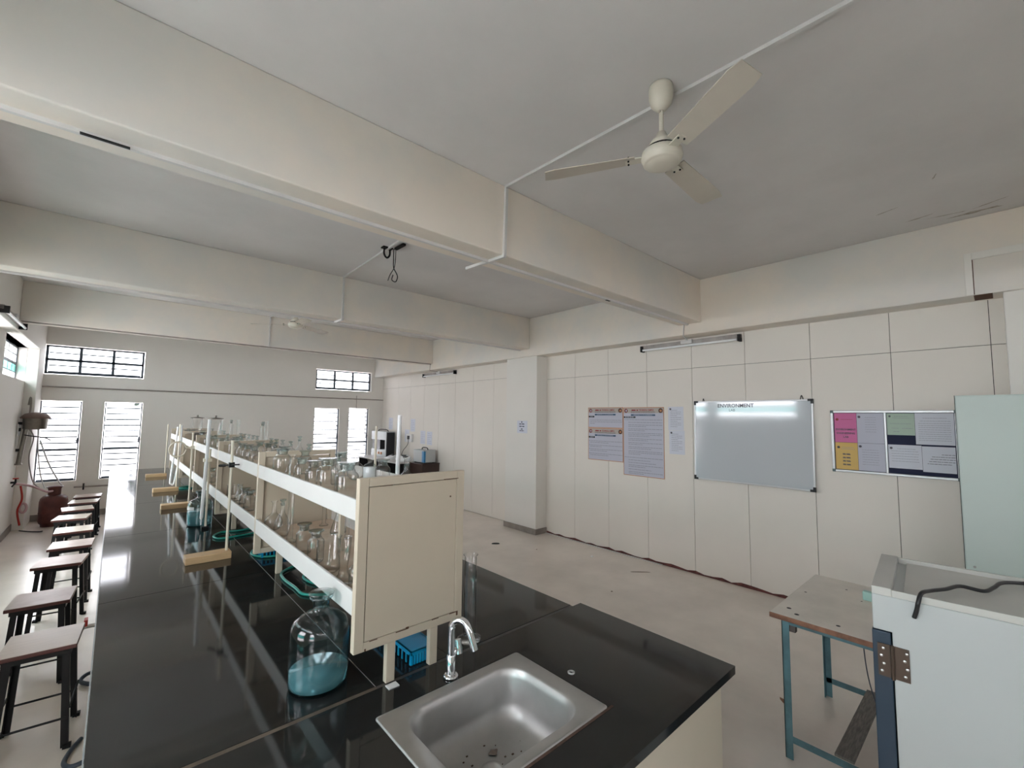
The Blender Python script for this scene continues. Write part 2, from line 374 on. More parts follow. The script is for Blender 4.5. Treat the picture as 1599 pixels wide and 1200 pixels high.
for k, (a, b, z0, z1) in enumerate(NEAR_ADDED):  # added windows behind the camera, there for their light
    wcount[0] += 1
    mb = MB()
    for q in range(5): 
        zz = z0+(z1-z0)*q/4; mb.box(a, YB-0.12, zz-0.012, b, YB-0.09, zz+0.012)
    mb.box(a, YB-0.12, z0, a+0.03, YB-0.08, z1).box(b-0.03, YB-0.12, z0, b, YB-0.08, z1)
    wn = struct(mb.obj('window_%d' % wcount[0], M_frame)); MB().box(a+0.03, YB-0.105, z0, b-0.03, YB-0.10, z1).obj('pane', M_pane, wn)  # added window and its pane
for k, (a, b, z0, z1) in enumerate(LEFT):  # ventilators, and the added tall windows out of view
    wcount[0] += 1
    zm = (z0+z1)/2; x0 = XL-0.103; x1 = XL-0.097; nc = 5
    mb = MB().box(x0, a, z0, x1, b, z0+0.025).box(x0, a, z1-0.025, x1, b, z1).box(x0, a, zm-0.02, x1, b, zm+0.02).box(x0, a, z0, x1, a+0.025, z1).box(x0, b-0.025, z0, x1, b, z1)
    wn = struct(mb.obj('window_%d' % wcount[0], M_frame))
    bars = MB()
    for q in range(1, nc): bars.box(x0+0.001, a+(b-a)*q/nc-0.008, z0, x1-0.001, a+(b-a)*q/nc+0.008, z1)
    for zz in (z0+(z1-z0)*0.25, z0+(z1-z0)*0.75): bars.box(x0+0.001, a, zz-0.007, x1-0.001, b, zz+0.007)
    bars.obj('glazing_bars', M_frame, wn)
    for q in range(nc):
        for j, (c0, c1) in enumerate(((z0, z0+(z1-z0)*0.25), (z0+(z1-z0)*0.25, zm), (zm, z0+(z1-z0)*0.75), (z0+(z1-z0)*0.75, z1))):
            MB().box(x0+0.0025, a+(b-a)*q/nc, c0, x0+0.0035, a+(b-a)*(q+1)/nc, c1).obj('pane', M_panegreen if j == 1 else M_pane, wn)

# pipes and trunking on walls and ceiling -----------------------
def one(mb, name, m_, label, cat, bevel=0, group=None): return tag(mb.obj(name, m_, bevel=bevel), label, cat, group)
one(MB().rod((XBL, YF-0.02, 2.225), (XR, YF-0.02, 2.212), 0.012, n=8), 'water_pipe', M_pipe, 'thin brown pipe running along the far wall above the tall windows', 'pipe')
p_ = one(MB().rod((-0.45, YF-0.03, 0.515), (0.3, YF-0.03, 0.50), 0.014, n=8), 'water_pipe', M_pipe, 'low pipe on the far wall under the two left windows', 'pipe')
MB().rod((-0.33, YF-0.035, 0.46), (-0.33, YF-0.035, 0.57), 0.012, n=8).obj('valve', M_dark, p_)
one(MB().rod((4.45, YF-0.015, 1.985), (4.45, YF-0.015, 2.3), 0.006, n=6), 'cable', M_pipe, 'short dark cable above the far right window', 'cable')
G = 'white plastic cable trunking'
def trunk(segs, label, wd=0.022, m_=M_pvc):
    mb = MB()
    for a, b in segs: mb.bar(a, b, wd, 0.020)
    return one(mb, 'cable_trunking', m_, label, 'conduit', group=G)
trunk([((2.0, 0.18, ZC-0.008), (1.93, 2.24, ZC-0.008)), ((1.93, 2.232, ZC-0.02), (1.92, 2.232, ZB)), ((1.92, 2.225, ZB-0.008), (1.885, 2.62, ZB-0.008))], 'white trunking from ceiling fan across ceiling and down nearest beam')
trunk([((1.84, 3.58, ZC-0.008), (1.88, 5.04, ZC-0.008)), ((1.88, 5.032, ZC-0.02), (1.88, 5.032, ZB)), ((1.88, 5.025, ZB-0.008), (1.86, 5.28, ZB-0.008))], 'white trunking from bare ceiling hook down the second beam')
trunk([((1.80, 6.6, ZC-0.008), (1.80, 7.95, ZC-0.008)), ((1.80, 7.942, ZC-0.02), (1.80, 7.942, ZB))], 'white trunking from far ceiling fan down the third beam')
t = trunk([((XBL, 2.385, ZB-0.008), (4.87, 2.385, ZB-0.0085))], 'long white trunking along underside of nearest beam', 0.02)
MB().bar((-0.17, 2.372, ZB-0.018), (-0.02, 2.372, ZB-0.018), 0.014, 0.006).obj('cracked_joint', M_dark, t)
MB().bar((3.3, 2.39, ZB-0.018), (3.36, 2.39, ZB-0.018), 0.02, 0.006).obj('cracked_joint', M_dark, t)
MB().box(XBL, 2.3955, ZB-0.0015, 3.6, 2.399, ZB+0.001).obj('shadow_line', M_rust_shadow, t)  # shadow along the trunking, painted as a thin dark strip
trunk([((XBL, 5.23, ZB-0.0085), (4.87, 5.23, ZB-0.0085))], 'long white trunking along underside of second beam', 0.02)
trunk([((XBL, 7.975, ZB-0.008), (4.87, 7.975, ZB-0.008))], 'dark thin trunking along underside of third beam', 0.012, M_pipe)

hk = thing('ceiling_hook', 'black fan hook without fan, loose wires hanging, second ceiling bay', 'hook', (1.84, 3.86, ZC))
MB().box(-0.05, -0.03, -0.014, 0.05, 0.03, 0).obj('plate', M_dark, hk, bevel=0.003)
MB().tube([(-0.028, 0, -0.01), (-0.028, 0, -0.07), (0, 0, -0.10), (0.028, 0, -0.07), (0.028, 0, -0.01)], 0.009).obj('hook', M_dark, hk)
MB().bar((0.05, -0.08, -0.024), (0.055, -0.24, -0.024), 0.03, 0.02).tube([(0.04, -0.06, -0.02), (0.045, -0.05, -0.12), (0.05, -0.05, -0.2), (0.09, -0.05, -0.27), (0.075, -0.05, -0.33), (0.035, -0.05, -0.32), (0.045, -0.05, -0.27)], 0.0045, 6).tube([(0.055, -0.07, -0.02), (0.06, -0.06, -0.12), (0.05, -0.06, -0.2), (0.01, -0.06, -0.28), (-0.01, -0.06, -0.34)], 0.0035, 6).obj('wire', M_dark, hk)

# fans -----------------------------------------------------------
def make_fan(loc, a0, label):
    f = thing('ceiling_fan', label, 'fan', loc, group='ceiling fans')
    # local z=0 at ceiling
    MB().lathe([(0.0, 0), (0.054, 0), (0.057, -0.012), (0.057, -0.06), (0.049, -0.09), (0.032, -0.112), (0.015, -0.125), (0.0, -0.125)], 24).obj('canopy', M_fan, f)
    MB().rod((0, 0, -0.11), (0, 0, -0.27), 0.011, n=10).rod((-0.02, 0.0, -0.133), (0.02, 0, -0.133), 0.005, n=6).obj('downrod', M_fan, f)
    MB().lathe([(0.0, -0.235), (0.02, -0.235), (0.028, -0.26), (0.05, -0.28), (0.066, -0.308), (0.0, -0.31)], 24, smooth=0).obj('upper_cover', M_fan, f)
    MB().lathe([(0.0, -0.315), (0.072, -0.315), (0.072, -0.325), (0.0, -0.325)], 24, mi=1).lathe([(0.0, -0.325), (0.075, -0.325), (0.092, -0.335), (0.096, -0.36), (0.093, -0.37), (0.089, -0.372), (0.088, -0.385), (0.080, -0.392), (0.075, -0.392), (0.070, -0.397), (0.04, -0.405), (0, -0.407)], 32).obj('motor', [M_fan, M_dark], f)
    bl = MB()
    n = 8; top = []; 
    xs = [0.125+0.445*i/n for i in range(n+1)]
    for x in xs:
        t = (x-0.125)/0.445; wd = 0.050+0.014*t; tw = -0.24+0.08*t
        if t > 0.97: wd -= 0.012
        for sgn_, zz in ((-1, 0), (1, 0)):
            top.append((x+(0.012 if sgn_ < 0 else -0.01)*t, sgn_*wd, sgn_*wd*math.sin(tw)-0.012*t))
    vs = top+[(x, y, z-0.004) for x, y, z in top]; K = len(top)
    fs = []
    for i in range(n):
        a, b, c, d = 2*i, 2*i+1, 2*i+3, 2*i+2
        fs += [(a, d, c, b), (a+K, b+K, c+K, d+K), (a, a+K, d+K, d), (b, c, c+K, b+K)]
    fs += [(0, 1, 1+K, K), (2*n, 2*n+K, 2*n+1+K, 2*n+1)]
    bl.add(vs, fs)
    arm = MB().bar((0.08, 0, -0.004), (0.17, 0, -0.006), 0.045, 0.006)
    for yy in (-0.015, 0.015): arm.rod((0.155, yy, -0.014), (0.155, yy, 0.01), 0.005, n=6, mi=1)
    bm = bl.mesh('blade', M_fan_blade); am = arm.mesh('blade_arm', [M_fan, M_dark])
    for k in range(3):
        b = link('blade', bm, f, loc=(0, 0, -0.352), rot=(0, 0, a0+k*2*PI/3)); link('blade_arm', am, b)
    return f
make_fan((1.874, 1.03, ZC), 0.02, 'white three-blade ceiling fan hanging closest to the camera')
make_fan((1.80, 6.54, ZC), 0.5, 'distant ceiling fan between second and third beams')

# fluorescent battens ---------------------------------------------
def batten(loc, rotz, label, ln=1.24):
    f = thing('fluorescent_batten', label, 'light', loc, (0, 0, rotz), 'unlit fluorescent tube battens')
    MB().box(-ln/2, -0.035, 0.012, ln/2, 0.0, 0.06).obj('housing', M_tubebody, f, bevel=0.004)
    MB().rod((-ln/2+0.03, -0.055, -0.005), (ln/2-0.03, -0.055, -0.005), 0.014, n=12).obj('tube', M_tube, f)
    e = MB().box(-0.012, -0.072, -0.025, 0.012, -0.0, 0.05).mesh('tube_holder', M_dark)
    for s_ in (-1, 1): link('tube_holder', e, f, loc=(s_*(ln/2-0.012), 0, 0))
    MB().box(-0.07, -0.06, 0.02, 0.07, -0.03, 0.062).obj('choke_cover', M_pvc, f, bevel=0.003)
    return f
batten((XR, 2.52, 2.70), -PI/2, 'unlit tube light above the whiteboard and posters')
batten((XR, 8.05, 2.70), -PI/2, 'unlit tube light high on panel wall in the far bay')
batten((XBL, 7.35, 2.82), PI/2, 'unlit tube light on the left beam above the ventilator')
one(MB().tube([(4.89, 2.44, ZB), (4.885, 2.45, ZL-0.01), (5.09, 2.5, 2.76)], 0.006, 6, smooth_n=1), 'cable', M_pvc, 'thin cable dropping from nearest beam to tube light', 'cable')
one(MB().tube([(4.89, 8.03, ZB), (4.885, 8.04, ZL-0.01), (5.09, 8.05, 2.76)], 0.006, 6, smooth_n=1), 'cable', M_pipe, 'thin cable dropping from third beam to far tube light', 'cable')

# ------------------------------------------------------------------ posters and boards on the right wall
ROTW = (PI/2, 0, -PI/2)            # local x -> along the wall to the right, y -> up, z -> into the room
def text(s, size, m_, parent, x, y, z=0.0012, align='CENTER', bold=0.0, sx=1.0, name='lettering'):
    cu = bpy.data.curves.new(name, 'FONT'); cu.body = s; cu.size = size; cu.align_x = align; cu.align_y = 'CENTER'; cu.extrude = 0.0002; cu.offset = bold
    cu.resolution_u = 2
    cu.materials.append(m_); tmp = bpy.data.objects.new(name, cu); C.objects.link(tmp); bpy.context.view_layer.update()
    me = bpy.data.meshes.new_from_object(tmp.evaluated_get(bpy.context.evaluated_depsgraph_get())); bpy.data.objects.remove(tmp)
    o = bpy.data.objects.new(name, me); C.objects.link(o); o.parent = parent; o.location = (x, y, z); o.scale = (sx, 1, 1)
    return o
def text_lines(parent, rows, m_, hgt, z=0.0009, name='print'):
    """rows: (x0, x1, y) lines of small print, set as word-length strokes."""
    mb = MB(); rnd = random.Random(3)
    for x0, x1, y in rows:
        x = x0
        while x < x1-0.004:
            wl = min(rnd.uniform(2.2, 7.5)*hgt, x1-x)
            mb.add([(x, y-hgt/2, z), (x+wl, y-hgt/2, z), (x+wl, y+hgt/2, z), (x, y+hgt/2, z)], [(0, 1, 2, 3)])
            x += wl+hgt*0.8
    o = mb.obj(name, m_, parent); o['kind'] = 'stuff'
    return o
def disc(parent, x, y, r, m_, name='emblem', z=0.0014, inner=None):
    mb = MB().lathe([(0, z+0.0004), (r, z+0.0004), (r, z-0.001)], 16, c=(x, y, 0))
    if inner: mb.lathe([(0, z+0.0008), (r*0.55, z+0.0008), (r*0.55, z)], 12, mi=1, c=(x+r*0.12, y, 0))
    return mb.obj(name, [m_]+([inner] if inner else []), parent)
def poster(ya, yb, z0, z1, label, tagw, tagtext, rows):
    W, H = ya-yb, z1-z0
    p = thing('department_poster', label, 'poster', (XR-0.004, ya, z0), ROTW, 'department posters')
    MB().box(0, 0, -0.002, W, H, 0.0).obj('border', M_orange, p)
    MB().box(0.008, 0.008, 0.0, W-0.008, H-0.008, 0.0006).obj('sheet', M_paper_b, p)
    MB().box(0.008, H-0.075, 0.0006, W-0.008, H-0.008, 0.0008).obj('header_band', mat('poster_header', (0.46, 0.41, 0.37), 0.6), p)
    text('TECHNICAL CAMPUS', 0.034, M_ink_red, p, W/2+0.05, H-0.038, bold=0.0008, sx=0.66)
    text_lines(p, [(W/2-0.17, W/2-0.07, H-0.038)], M_ink_red, 0.018, z=0.001)
    text_lines(p, [(W*0.2, W*0.8, H-0.058), (W*0.2, W*0.8, H-0.072)], M_ink, 0.005, z=0.001)
    MB().box(W*0.2, H-0.112, 0.0006, W*0.8, H-0.092, 0.001).obj('title_bar', M_blueink, p)
    text('DEPARTMENT OF CIVIL ENGINEERING', 0.017, M_paper_b, p, W/2, H-0.102, sx=0.95)
    MB().box(0.010, H-0.142, 0.0006, 0.010+tagw, H-0.120, 0.001).obj('heading_tag', M_black, p)
    if tagtext: text(tagtext, 0.017, M_paper_b, p, 0.010+tagw/2, H-0.131)
    else: text_lines(p, [(0.03, 0.010+tagw-0.03, H-0.131)], M_paper_b, 0.007, z=0.0012)
    disc(p, 0.045, H-0.045, 0.026, M_ink_red, inner=M_paper_b); disc(p, W-0.045, H-0.045, 0.03, mat('seal_brown', (0.12, 0.06, 0.05), 0.6), inner=M_orange)
    text_lines(p, [(a*W, b*W, H-c) for a, b, c in rows], M_ink_soft, 0.0075)
poster(4.05, 3.456, 1.667, 1.957, 'upper small orange-bordered department poster, left of tall poster', 0.10, 'VISION', [(0.06, 0.97, 0.18), (0.06, 0.97, 0.205), (0.06, 0.2, 0.228)])
poster(4.05, 3.456, 1.21, 1.664, 'lower small orange-bordered department poster, left of tall poster', 0.11, 'MISSION',
       [(0.03, 0.97, 0.185), (0.06, 0.6, 0.207), (0.03, 0.97, 0.245), (0.06, 0.4, 0.265), (0.03, 0.97, 0.30), (0.06, 0.55, 0.322), (0.03, 0.97, 0.362), (0.06, 0.6, 0.384)])
rows = [(0.03, 0.96, 0.165)]
yy = 0.20
for n_ in (1, 2, 2, 3, 2, 2, 2, 3):
    for k in range(n_): rows.append((0.13, 0.96 if k < n_-1 or n_ == 1 else 0.4+0.3*random.random(), yy)); yy += 0.021
    yy += 0.012
rows.append((0.03, 0.96, yy+0.01)); yy += 0.045
for n_ in (1, 1, 2, 1, 2):
    for k in range(n_): rows.append((0.13, 0.96 if k < n_-1 else 0.5+0.4*random.random(), yy)); yy += 0.021
    yy += 0.012
poster(3.452, 2.853, 1.05, 1.953, 'tall orange-bordered department poster with long numbered text', 0.18, None, rows)
def sheet(name, x, ya, z0, W, H, label, m_=M_paper, lines=8, rotw=ROTW, group='paper notices', logo=False):
    p = thing(name, label, 'notice', (x, ya, z0), rotw, group)
    MB().box(0, 0, -0.001, W, H, 0).obj('paper', m_, p)
    if lines: text_lines(p, [(W*0.15, W*(0.85 if k % 3 else 0.6), H*(0.85-0.7*k/max(lines-1, 1))) for k in range(lines)], M_ink_soft, min(0.005, H/40), z=0.0006)
    if logo: disc(p, W*0.15, H*0.9, 0.012, M_ink, z=0.001)
    return p
sheet('notice_sheet', XR-0.002, 2.797, 1.665, 0.20, 0.29, 'upper white paper notice between tall poster and whiteboard', lines=10, logo=True)
sheet('notice_sheet', XR-0.002, 2.787, 1.372, 0.20, 0.29, 'lower white paper notice between tall poster and whiteboard', lines=10, logo=True)
sp = sheet('notice_sheet', 4.917, 5.33, 1.55, 0.24, 0.20, 'small white notice with dark blue print on the pillar', lines=0)
text_lines(sp, [(0.05, 0.17, 0.145), (0.05, 0.17, 0.108), (0.09, 0.13, 0.065), (0.06, 0.16, 0.038)], M_navy, 0.014, z=0.0008); disc(sp, 0.11, 0.178, 0.012, M_navy, z=0.001)
for k, (ya, z0, lb) in enumerate([(10.36, 1.47, 'white paper on far panel wall, leftmost and nearest the corner'), (9.52, 1.20, 'white paper low beside the socket on far panel wall'), (9.26, 1.45, 'white paper above the socket on far panel wall'), (8.80, 1.19, 'left one of two papers side by side over white instrument'), (8.52, 1.18, 'right one of two papers side by side over white instrument')]):
    sheet('notice_sheet', XR-0.002, ya, z0, 0.21, 0.29, lb, lines=6)

wb = thing('whiteboard', 'white marker board with black corners hung on the panel wall', 'whiteboard', (XR-0.035, 2.452, 1.108), (PI/2-0.030, 0, -PI/2))
W, H = 1.205, 0.908
MB().box(0.012, 0.012, -0.006, W-0.012, H-0.012, 0.004).obj('writing_surface', M_board, wb)
fr = MB().box(0, 0, -0.008, W, 0.016, 0.008).box(0, H-0.016, -0.008, W, H, 0.008).box(0, 0, -0.008, 0.016, H, 0.008).box(W-0.016, 0, -0.008, W, H, 0.008); fr.obj('frame', M_alu, wb, bevel=0.002)
cm_ = MB().box(-0.003, -0.003, -0.010, 0.045, 0.02, 0.011).box(-0.003, -0.003, -0.010, 0.02, 0.045, 0.011).mesh('corner_cap', M_black)
for cx, cy_, rz in ((0, 0, 0), (W, 0, PI/2), (W, H, PI), (0, H, -PI/2)): link('corner_cap', cm_, wb, loc=(cx, cy_, 0), rot=(0, 0, rz))
MB().tube([(0.1, H, 0), (0.105, H+0.03, -0.004), (0.115, H, 0)], 0.004, 6).tube([(W-0.11, H, 0), (W-0.10, H+0.04, -0.004), (W-0.085, H, 0)], 0.004, 6).obj('hanging_loop', M_dark, wb)
text('ENVIRONMENT', 0.058, M_marker, wb, 0.465, H-0.058, z=0.0046, sx=0.95, bold=0.0012); text('LAB', 0.04, M_marker, wb, 0.43, H-0.108, z=0.0046)

nb = thing('notice_board', 'aluminium framed notice board with pink, yellow and white sheets', 'notice board', (XR-0.012, 1.107, 1.323), ROTW)
W, H = 0.868, 0.577
MB().box(0.01, 0.01, -0.006, W-0.01, H-0.01, 0.002).obj('backing', M_navy, nb)
MB().box(0, 0, -0.008, W, 0.022, 0.012).box(0, H-0.022, -0.008, W, H, 0.012).box(0, 0, -0.008, 0.022, H, 0.012).box(W-0.022, 0, -0.008, W, H, 0.012).box(0.395, 0.0, -0.004, 0.413, H, 0.009).obj('frame', M_alu, nb, bevel=0.004)
cc = MB().box(-0.002, -0.002, -0.009, 0.026, 0.026, 0.013).mesh('corner_cap', mat('grey_cap', (0.10, 0.15, 0.15), 0.4))
for cx, cy_, rz in ((0, 0, 0), (W, 0, PI/2), (W, H, PI), (0, H, -PI/2)): link('corner_cap', cc, nb, loc=(cx, cy_, 0), rot=(0, 0, rz), bevel=0.004)
def nbs(x0, y0, x1, y1, m_, label, cover=None):
    p = thing('pinned_sheet', label, 'notice', (XR-0.012-0.0035, 1.107-x0, 1.323+y0), ROTW, 'sheets on the notice board')
    w2, h2 = x1-x0, y1-y0
    MB().box(0, 0, -0.0006, w2, h2, 0).obj('paper', m_, p)
    return p, w2, h2
p, a, b = nbs(0.028, 0.278, 0.198, 0.552, M_pink, 'pink titled sheet at upper left of the notice board')
text('ENVIRONMENT', 0.024, M_ink, p, a/2, 0.12, bold=0.0006, sx=0.92, z=0.0008); text('ENGINEERING', 0.024, M_ink, p, a/2, 0.085, bold=0.0006, sx=0.92, z=0.0008); text('LAB', 0.024, M_ink, p, a/2, 0.05, bold=0.0006, z=0.0008)
disc(p, 0.022, 0.215, 0.012, M_ink_red, z=0.001); text_lines(p, [(0.05, 0.14, 0.215)], M_ink_red, 0.003, z=0.0006)
p, a, b = nbs(0.028, 0.026, 0.198, 0.276, M_yellow, 'yellow sheet with four dark print blocks on notice board')
for k in range(4): text_lines(p, [(0.055, 0.115, 0.145-0.032*k), (0.055, 0.115, 0.138-0.032*k)], M_ink, 0.006, z=0.0006)
disc(p, 0.025, 0.205, 0.011, M_ink, z=0.001); text_lines(p, [(0.05, 0.14, 0.205), (0.04, 0.15, 0.19)], M_ink_soft, 0.003, z=0.0006)
p, a, b = nbs(0.20, 0.278, 0.393, 0.552, M_paper_b, 'upper white sheet beside pink sheet on notice board')
disc(p, 0.018, 0.24, 0.011, M_ink, z=0.001); text_lines(p, [(0.06, 0.14, 0.235-0.022*k) for k in range(7)], M_ink_soft, 0.003, z=0.0006)
p, a, b = nbs(0.20, 0.026, 0.393, 0.276, M_paper_b, 'lower white sheet beside yellow sheet on notice board')
disc(p, 0.018, 0.22, 0.011, M_ink, z=0.001); text_lines(p, [(0.03, 0.15, 0.19-0.022*k) for k in range(7)], M_ink_soft, 0.0035, z=0.0006)
p, a, b = nbs(0.416, 0.36, 0.60, 0.55, M_paper_g, 'pale green chart sheet on right half of notice board')
text_lines(p, [(0.05, 0.14, 0.165), (0.04, 0.15, 0.15), (0.02, 0.16, 0.10), (0.03, 0.08, 0.06), (0.1, 0.17, 0.06), (0.04, 0.08, 0.03)], M_ink_soft, 0.003, z=0.0006); disc(p, 0.02, 0.165, 0.008, M_ink, z=0.001)
p, a, b = nbs(0.602, 0.285, 0.842, 0.552, M_paper, 'white table sheet at upper right of the notice board')
text_lines(p, [(0.05, 0.2, 0.225), (0.03, 0.22, 0.20)]+[(0.02, 0.22, 0.18-0.018*k) for k in range(9)], M_ink_soft, 0.003, z=0.0006)
p, a, b = nbs(0.416, 0.07, 0.635, 0.275, M_paper, 'white sheet with grid print at lower middle of notice board')
text_lines(p, [(0.06, 0.18, 0.17)]+[(0.02, 0.2, 0.15-0.022*k) for k in range(5)], M_ink_soft, 0.003, z=0.0006); disc(p, 0.02, 0.175, 0.01, M_ink, z=0.001)
p, a, b = nbs(0.637, 0.055, 0.84, 0.27, M_paper, 'white sheet with slanted text at lower right of notice board')
text_lines(p, [(0.12, 0.2, 0.15), (0.06, 0.2, 0.13), (0.05, 0.2, 0.11), (0.04, 0.2, 0.09), (0.03, 0.18, 0.07)], M_ink, 0.004, z=0.0006)

# ------------------------------------------------------------------ lab bench
BZ = 0.848
bench = thing('lab_bench', 'long island lab bench with black granite slabs on cream cabinets', 'bench', (0.9, 5.3, 0))
def bb(name, x0, y0, z0, x1, y1, z1, m_, bevel=0.0, par=bench): return MB().box(x0-0.9, y0-5.3, z0, x1-0.9, y1-5.3, z1).obj(name, m_, par, bevel=bevel)
SX0, SX1, SY0, SY1 = 0.672, 1.248, 0.925, 1.342   # sink cut-out
g = 0.0015
# near slab with cut-out, built as four pieces meeting flush (one mesh)
ns = MB()
for a in ((-0.005, 0.735, SX0, 1.495), (SX1, 0.735, 1.835, 1.495), (SX0, 0.735, SX1, SY0), (SX0, SY1, SX1, 1.495)):
    ns.box(a[0]-0.9, a[1]-5.3, BZ-0.03, a[2]-0.9, a[3]-5.3, BZ)
ns.obj('worktop_slab', M_granite, bench)
cj = [1.512, 3.028, 4.583, 6.10, 7.60, 9.10, 9.85]
for i in range(len(cj)-1):
    bb('worktop_slab', -0.005, cj[i]+g, BZ-0.03, 0.735-g, cj[i+1]-g, BZ, M_granite, 0.0012)
    bb('worktop_slab', 1.04+g, cj[i]+g, BZ-0.03, 1.778, cj[i+1]-g, BZ, M_granite, 0.0012)
cm2 = [1.512, 4.0, 7.0, 9.85]
for i in range(3): bb('worktop_slab', 0.735+g, cm2[i]+g, BZ-0.03, 1.04-g, cm2[i+1]-g, BZ, M_granite, 0.0012)
bb('joint_filler', 0.0, 1.495, BZ-0.03, 0.735, 1.5135, BZ-0.0012, M_joint)
bb('joint_filler', 0.735, 1.495, BZ-0.03, 1.778, 1.5135, BZ-0.002, mat('dark_joint', (0.05, 0.045, 0.04), 0.4))
bb('joint_filler', 0.7335, 1.5135, BZ-0.03, 0.7365, 9.85, BZ-0.0008, M_joint_l)
bb('joint_filler', 1.0385, 1.5135, BZ-0.03, 1.0415, 9.85, BZ-0.0012, M_joint)
bb('slab_edge', -0.009, 0.735, BZ-0.032, -0.0055, 9.85, BZ-0.001, M_edge)
# cabinets under
for nm_, a in (('cabinet', (0.08, 0.80, 0.08, 0.60, 1.697)), ('cabinet', (1.32, 0.80, 0.08, 1.74, 1.697))):
    bb(nm_, a[0], a[1], a[2], a[3], a[4], BZ-0.03, M_cream, 0.003)
k = 0
yb0 = 1.70
while yb0 < 9.7:
    y1 = min(yb0+0.9, 9.75)
    b_ = bb('cabinet', 0.08, yb0+0.003, 0.08, 0.86, y1-0.003, BZ-0.03, M_cream, 0.003)
    b2 = bb('cabinet', 0.90, yb0+0.003, 0.08, 1.74, y1-0.003, BZ-0.03, M_cream, 0.003)
    for s_, xx in ((b_, 0.08), (b2, 1.74)):
        d_ = MB().box(xx-0.9-(0.016 if xx < 1 else 0), yb0+0.02-5.3, 0.12, xx-0.9+(0.016 if xx > 1 else 0), y1-0.02-5.3, BZ-0.06).obj('cabinet_door', M_cream, s_, bevel=0.002)
    yb0 = y1
bb('end_panel', 0.05, 0.775, 0.06, 1.80, 0.795, BZ-0.03, M_cream, 0.002)
bb('plinth', 0.14, 0.9, 0.0, 1.68, 9.7, 0.08, M_skirt)

# sink
sk = thing('steel_sink', 'single bowl stainless steel sink set in the black bench', 'sink', (0.96, 1.133, BZ))
def ring(hx, hy, rc, z, cx=0, cy_=0, n=10):
    out = []
    for (sx_, sy_, a0) in ((1, 1, 0), (-1, 1, PI/2), (-1, -1, PI), (1, -1, 3*PI/2)):
        for i in range(n):
            a = a0+(PI/2)*i/(n-1); out.append((cx+sx_*(hx-rc)+rc*math.cos(a), cy_+sy_*(hy-rc)+rc*math.sin(a), z))
    return out
rings = [ring(0.300, 0.222, 0.012, -0.006), ring(0.301, 0.223, 0.012, 0.002), ring(0.296, 0.218, 0.012, 0.004), ring(0.243, 0.186, 0.095, 0.003), ring(0.236, 0.179, 0.09, -0.004),
         ring(0.228, 0.171, 0.085, -0.03), ring(0.220, 0.163, 0.08, -0.11), ring(0.208, 0.151, 0.075, -0.15), ring(0.18, 0.125, 0.07, -0.170), ring(0.12, 0.09, 0.06, -0.176), ring(0.045, 0.045, 0.0449, -0.18)]
def loft(rs, mb, mi=0):
    n = len(rs[0]); vs = [p for r0 in rs for p in r0]
    fs = [(i*n+k2, i*n+(k2+1) % n, (i+1)*n+(k2+1) % n, (i+1)*n+k2) for i in range(len(rs)-1) for k2 in range(n)]
    mb.add(vs, fs, mi, True); return mb
loft(rings[2:], MB()).obj('bowl', M_steel, sk)
loft(rings[:3], MB()).obj('rim', M_steel, sk)
MB().lathe([(0.046, 0.003), (0.045, 0.0045), (0.034, 0.002), (0.03, -0.006), (0.0, -0.008)], 24, c=(0, 0, -0.18)).lathe([(0.022, 0.003), (0.020, 0.004), (0.0, 0.003)], 16, mi=1, c=(0, 0, -0.185)).obj('drain', [M_steel, mat('drain_rust', (0.07, 0.03, 0.02), 0.6)], sk)
dm = MB()
rnd = random.Random(5)
for i in range(26):
    a, r0 = rnd.uniform(0, 2*PI), rnd.uniform(0.03, 0.15); s0 = rnd.uniform(0.0012, 0.004)
    x, y = r0*math.cos(a)*1.1, r0*math.sin(a)*0.75
    dm.box(x-s0, y-s0*0.7, -0.1745, x+s0, y+s0*0.7, -0.1725)
dm.obj('grime', mat('grime', (0.09, 0.055, 0.035), 0.9), sk)['kind'] = 'stuff'

MB().box(-0.29, -0.232, -0.0005, 0.318, -0.2235, 0.0012).obj('brown_sealant', mat('sealant', (0.10, 0.055, 0.04), 0.7, var=0.5, scale=30), sk)
st_ = MB(); st_.add([(0.018*math.cos(a)*(1+0.2*math.sin(3*a))+0.05, 0.012*math.sin(a)*(1+0.3*math.cos(4*a))+0.06, -0.1737) for a in [2*PI*i/12 for i in range(12)]], [tuple(range(12))]); st_.obj('rust_stain', mat('bowl_stain', (0.26, 0.20, 0.17), 0.6, var=0.3, scale=60), sk)

# tap
tp = thing('sink_tap', 'chrome swan-neck tap standing behind the steel sink', 'tap', (0.966, 1.388, BZ), (0, 0, 0.4))
MB().lathe([(0.0, 0.0), (0.027, 0.0), (0.027, 0.008), (0.02, 0.012), (0.0, 0.012)], 20).obj('base_flange', M_chrome, tp)
MB().lathe([(0.0165, 0.01), (0.0165, 0.075), (0.013, 0.08)], 16).obj('body', M_chrome, tp)
pts = [(0, 0, 0.07), (0, 0, 0.17)]+[(0, -0.036+0.036*math.cos(a), 0.17+0.036*math.sin(a)) for a in [PI*i/8 for i in range(1, 7)]]+[(0.0, -0.078, 0.165), (0.0, -0.098, 0.115)]
MB().tube(pts, 0.0125, 14, smooth_n=3).obj('spout', M_chrome, tp)
MB().rod((0.01, 0, 0.075), (0.036, -0.008, 0.088), 0.011, n=12).rod((0.034, -0.012, 0.07), (0.04, -0.002, 0.115), 0.015, 0.012, n=12).obj('lever', M_chrome, tp)
one(MB().lathe([(0.0135, 0.0), (0.0135, 0.003), (0.007, 0.004), (0.007, 0.0)], 16, c=(1.32, 1.119, BZ)), 'washer', M_steel, 'small steel washer lying on black bench right of sink', 'washer')
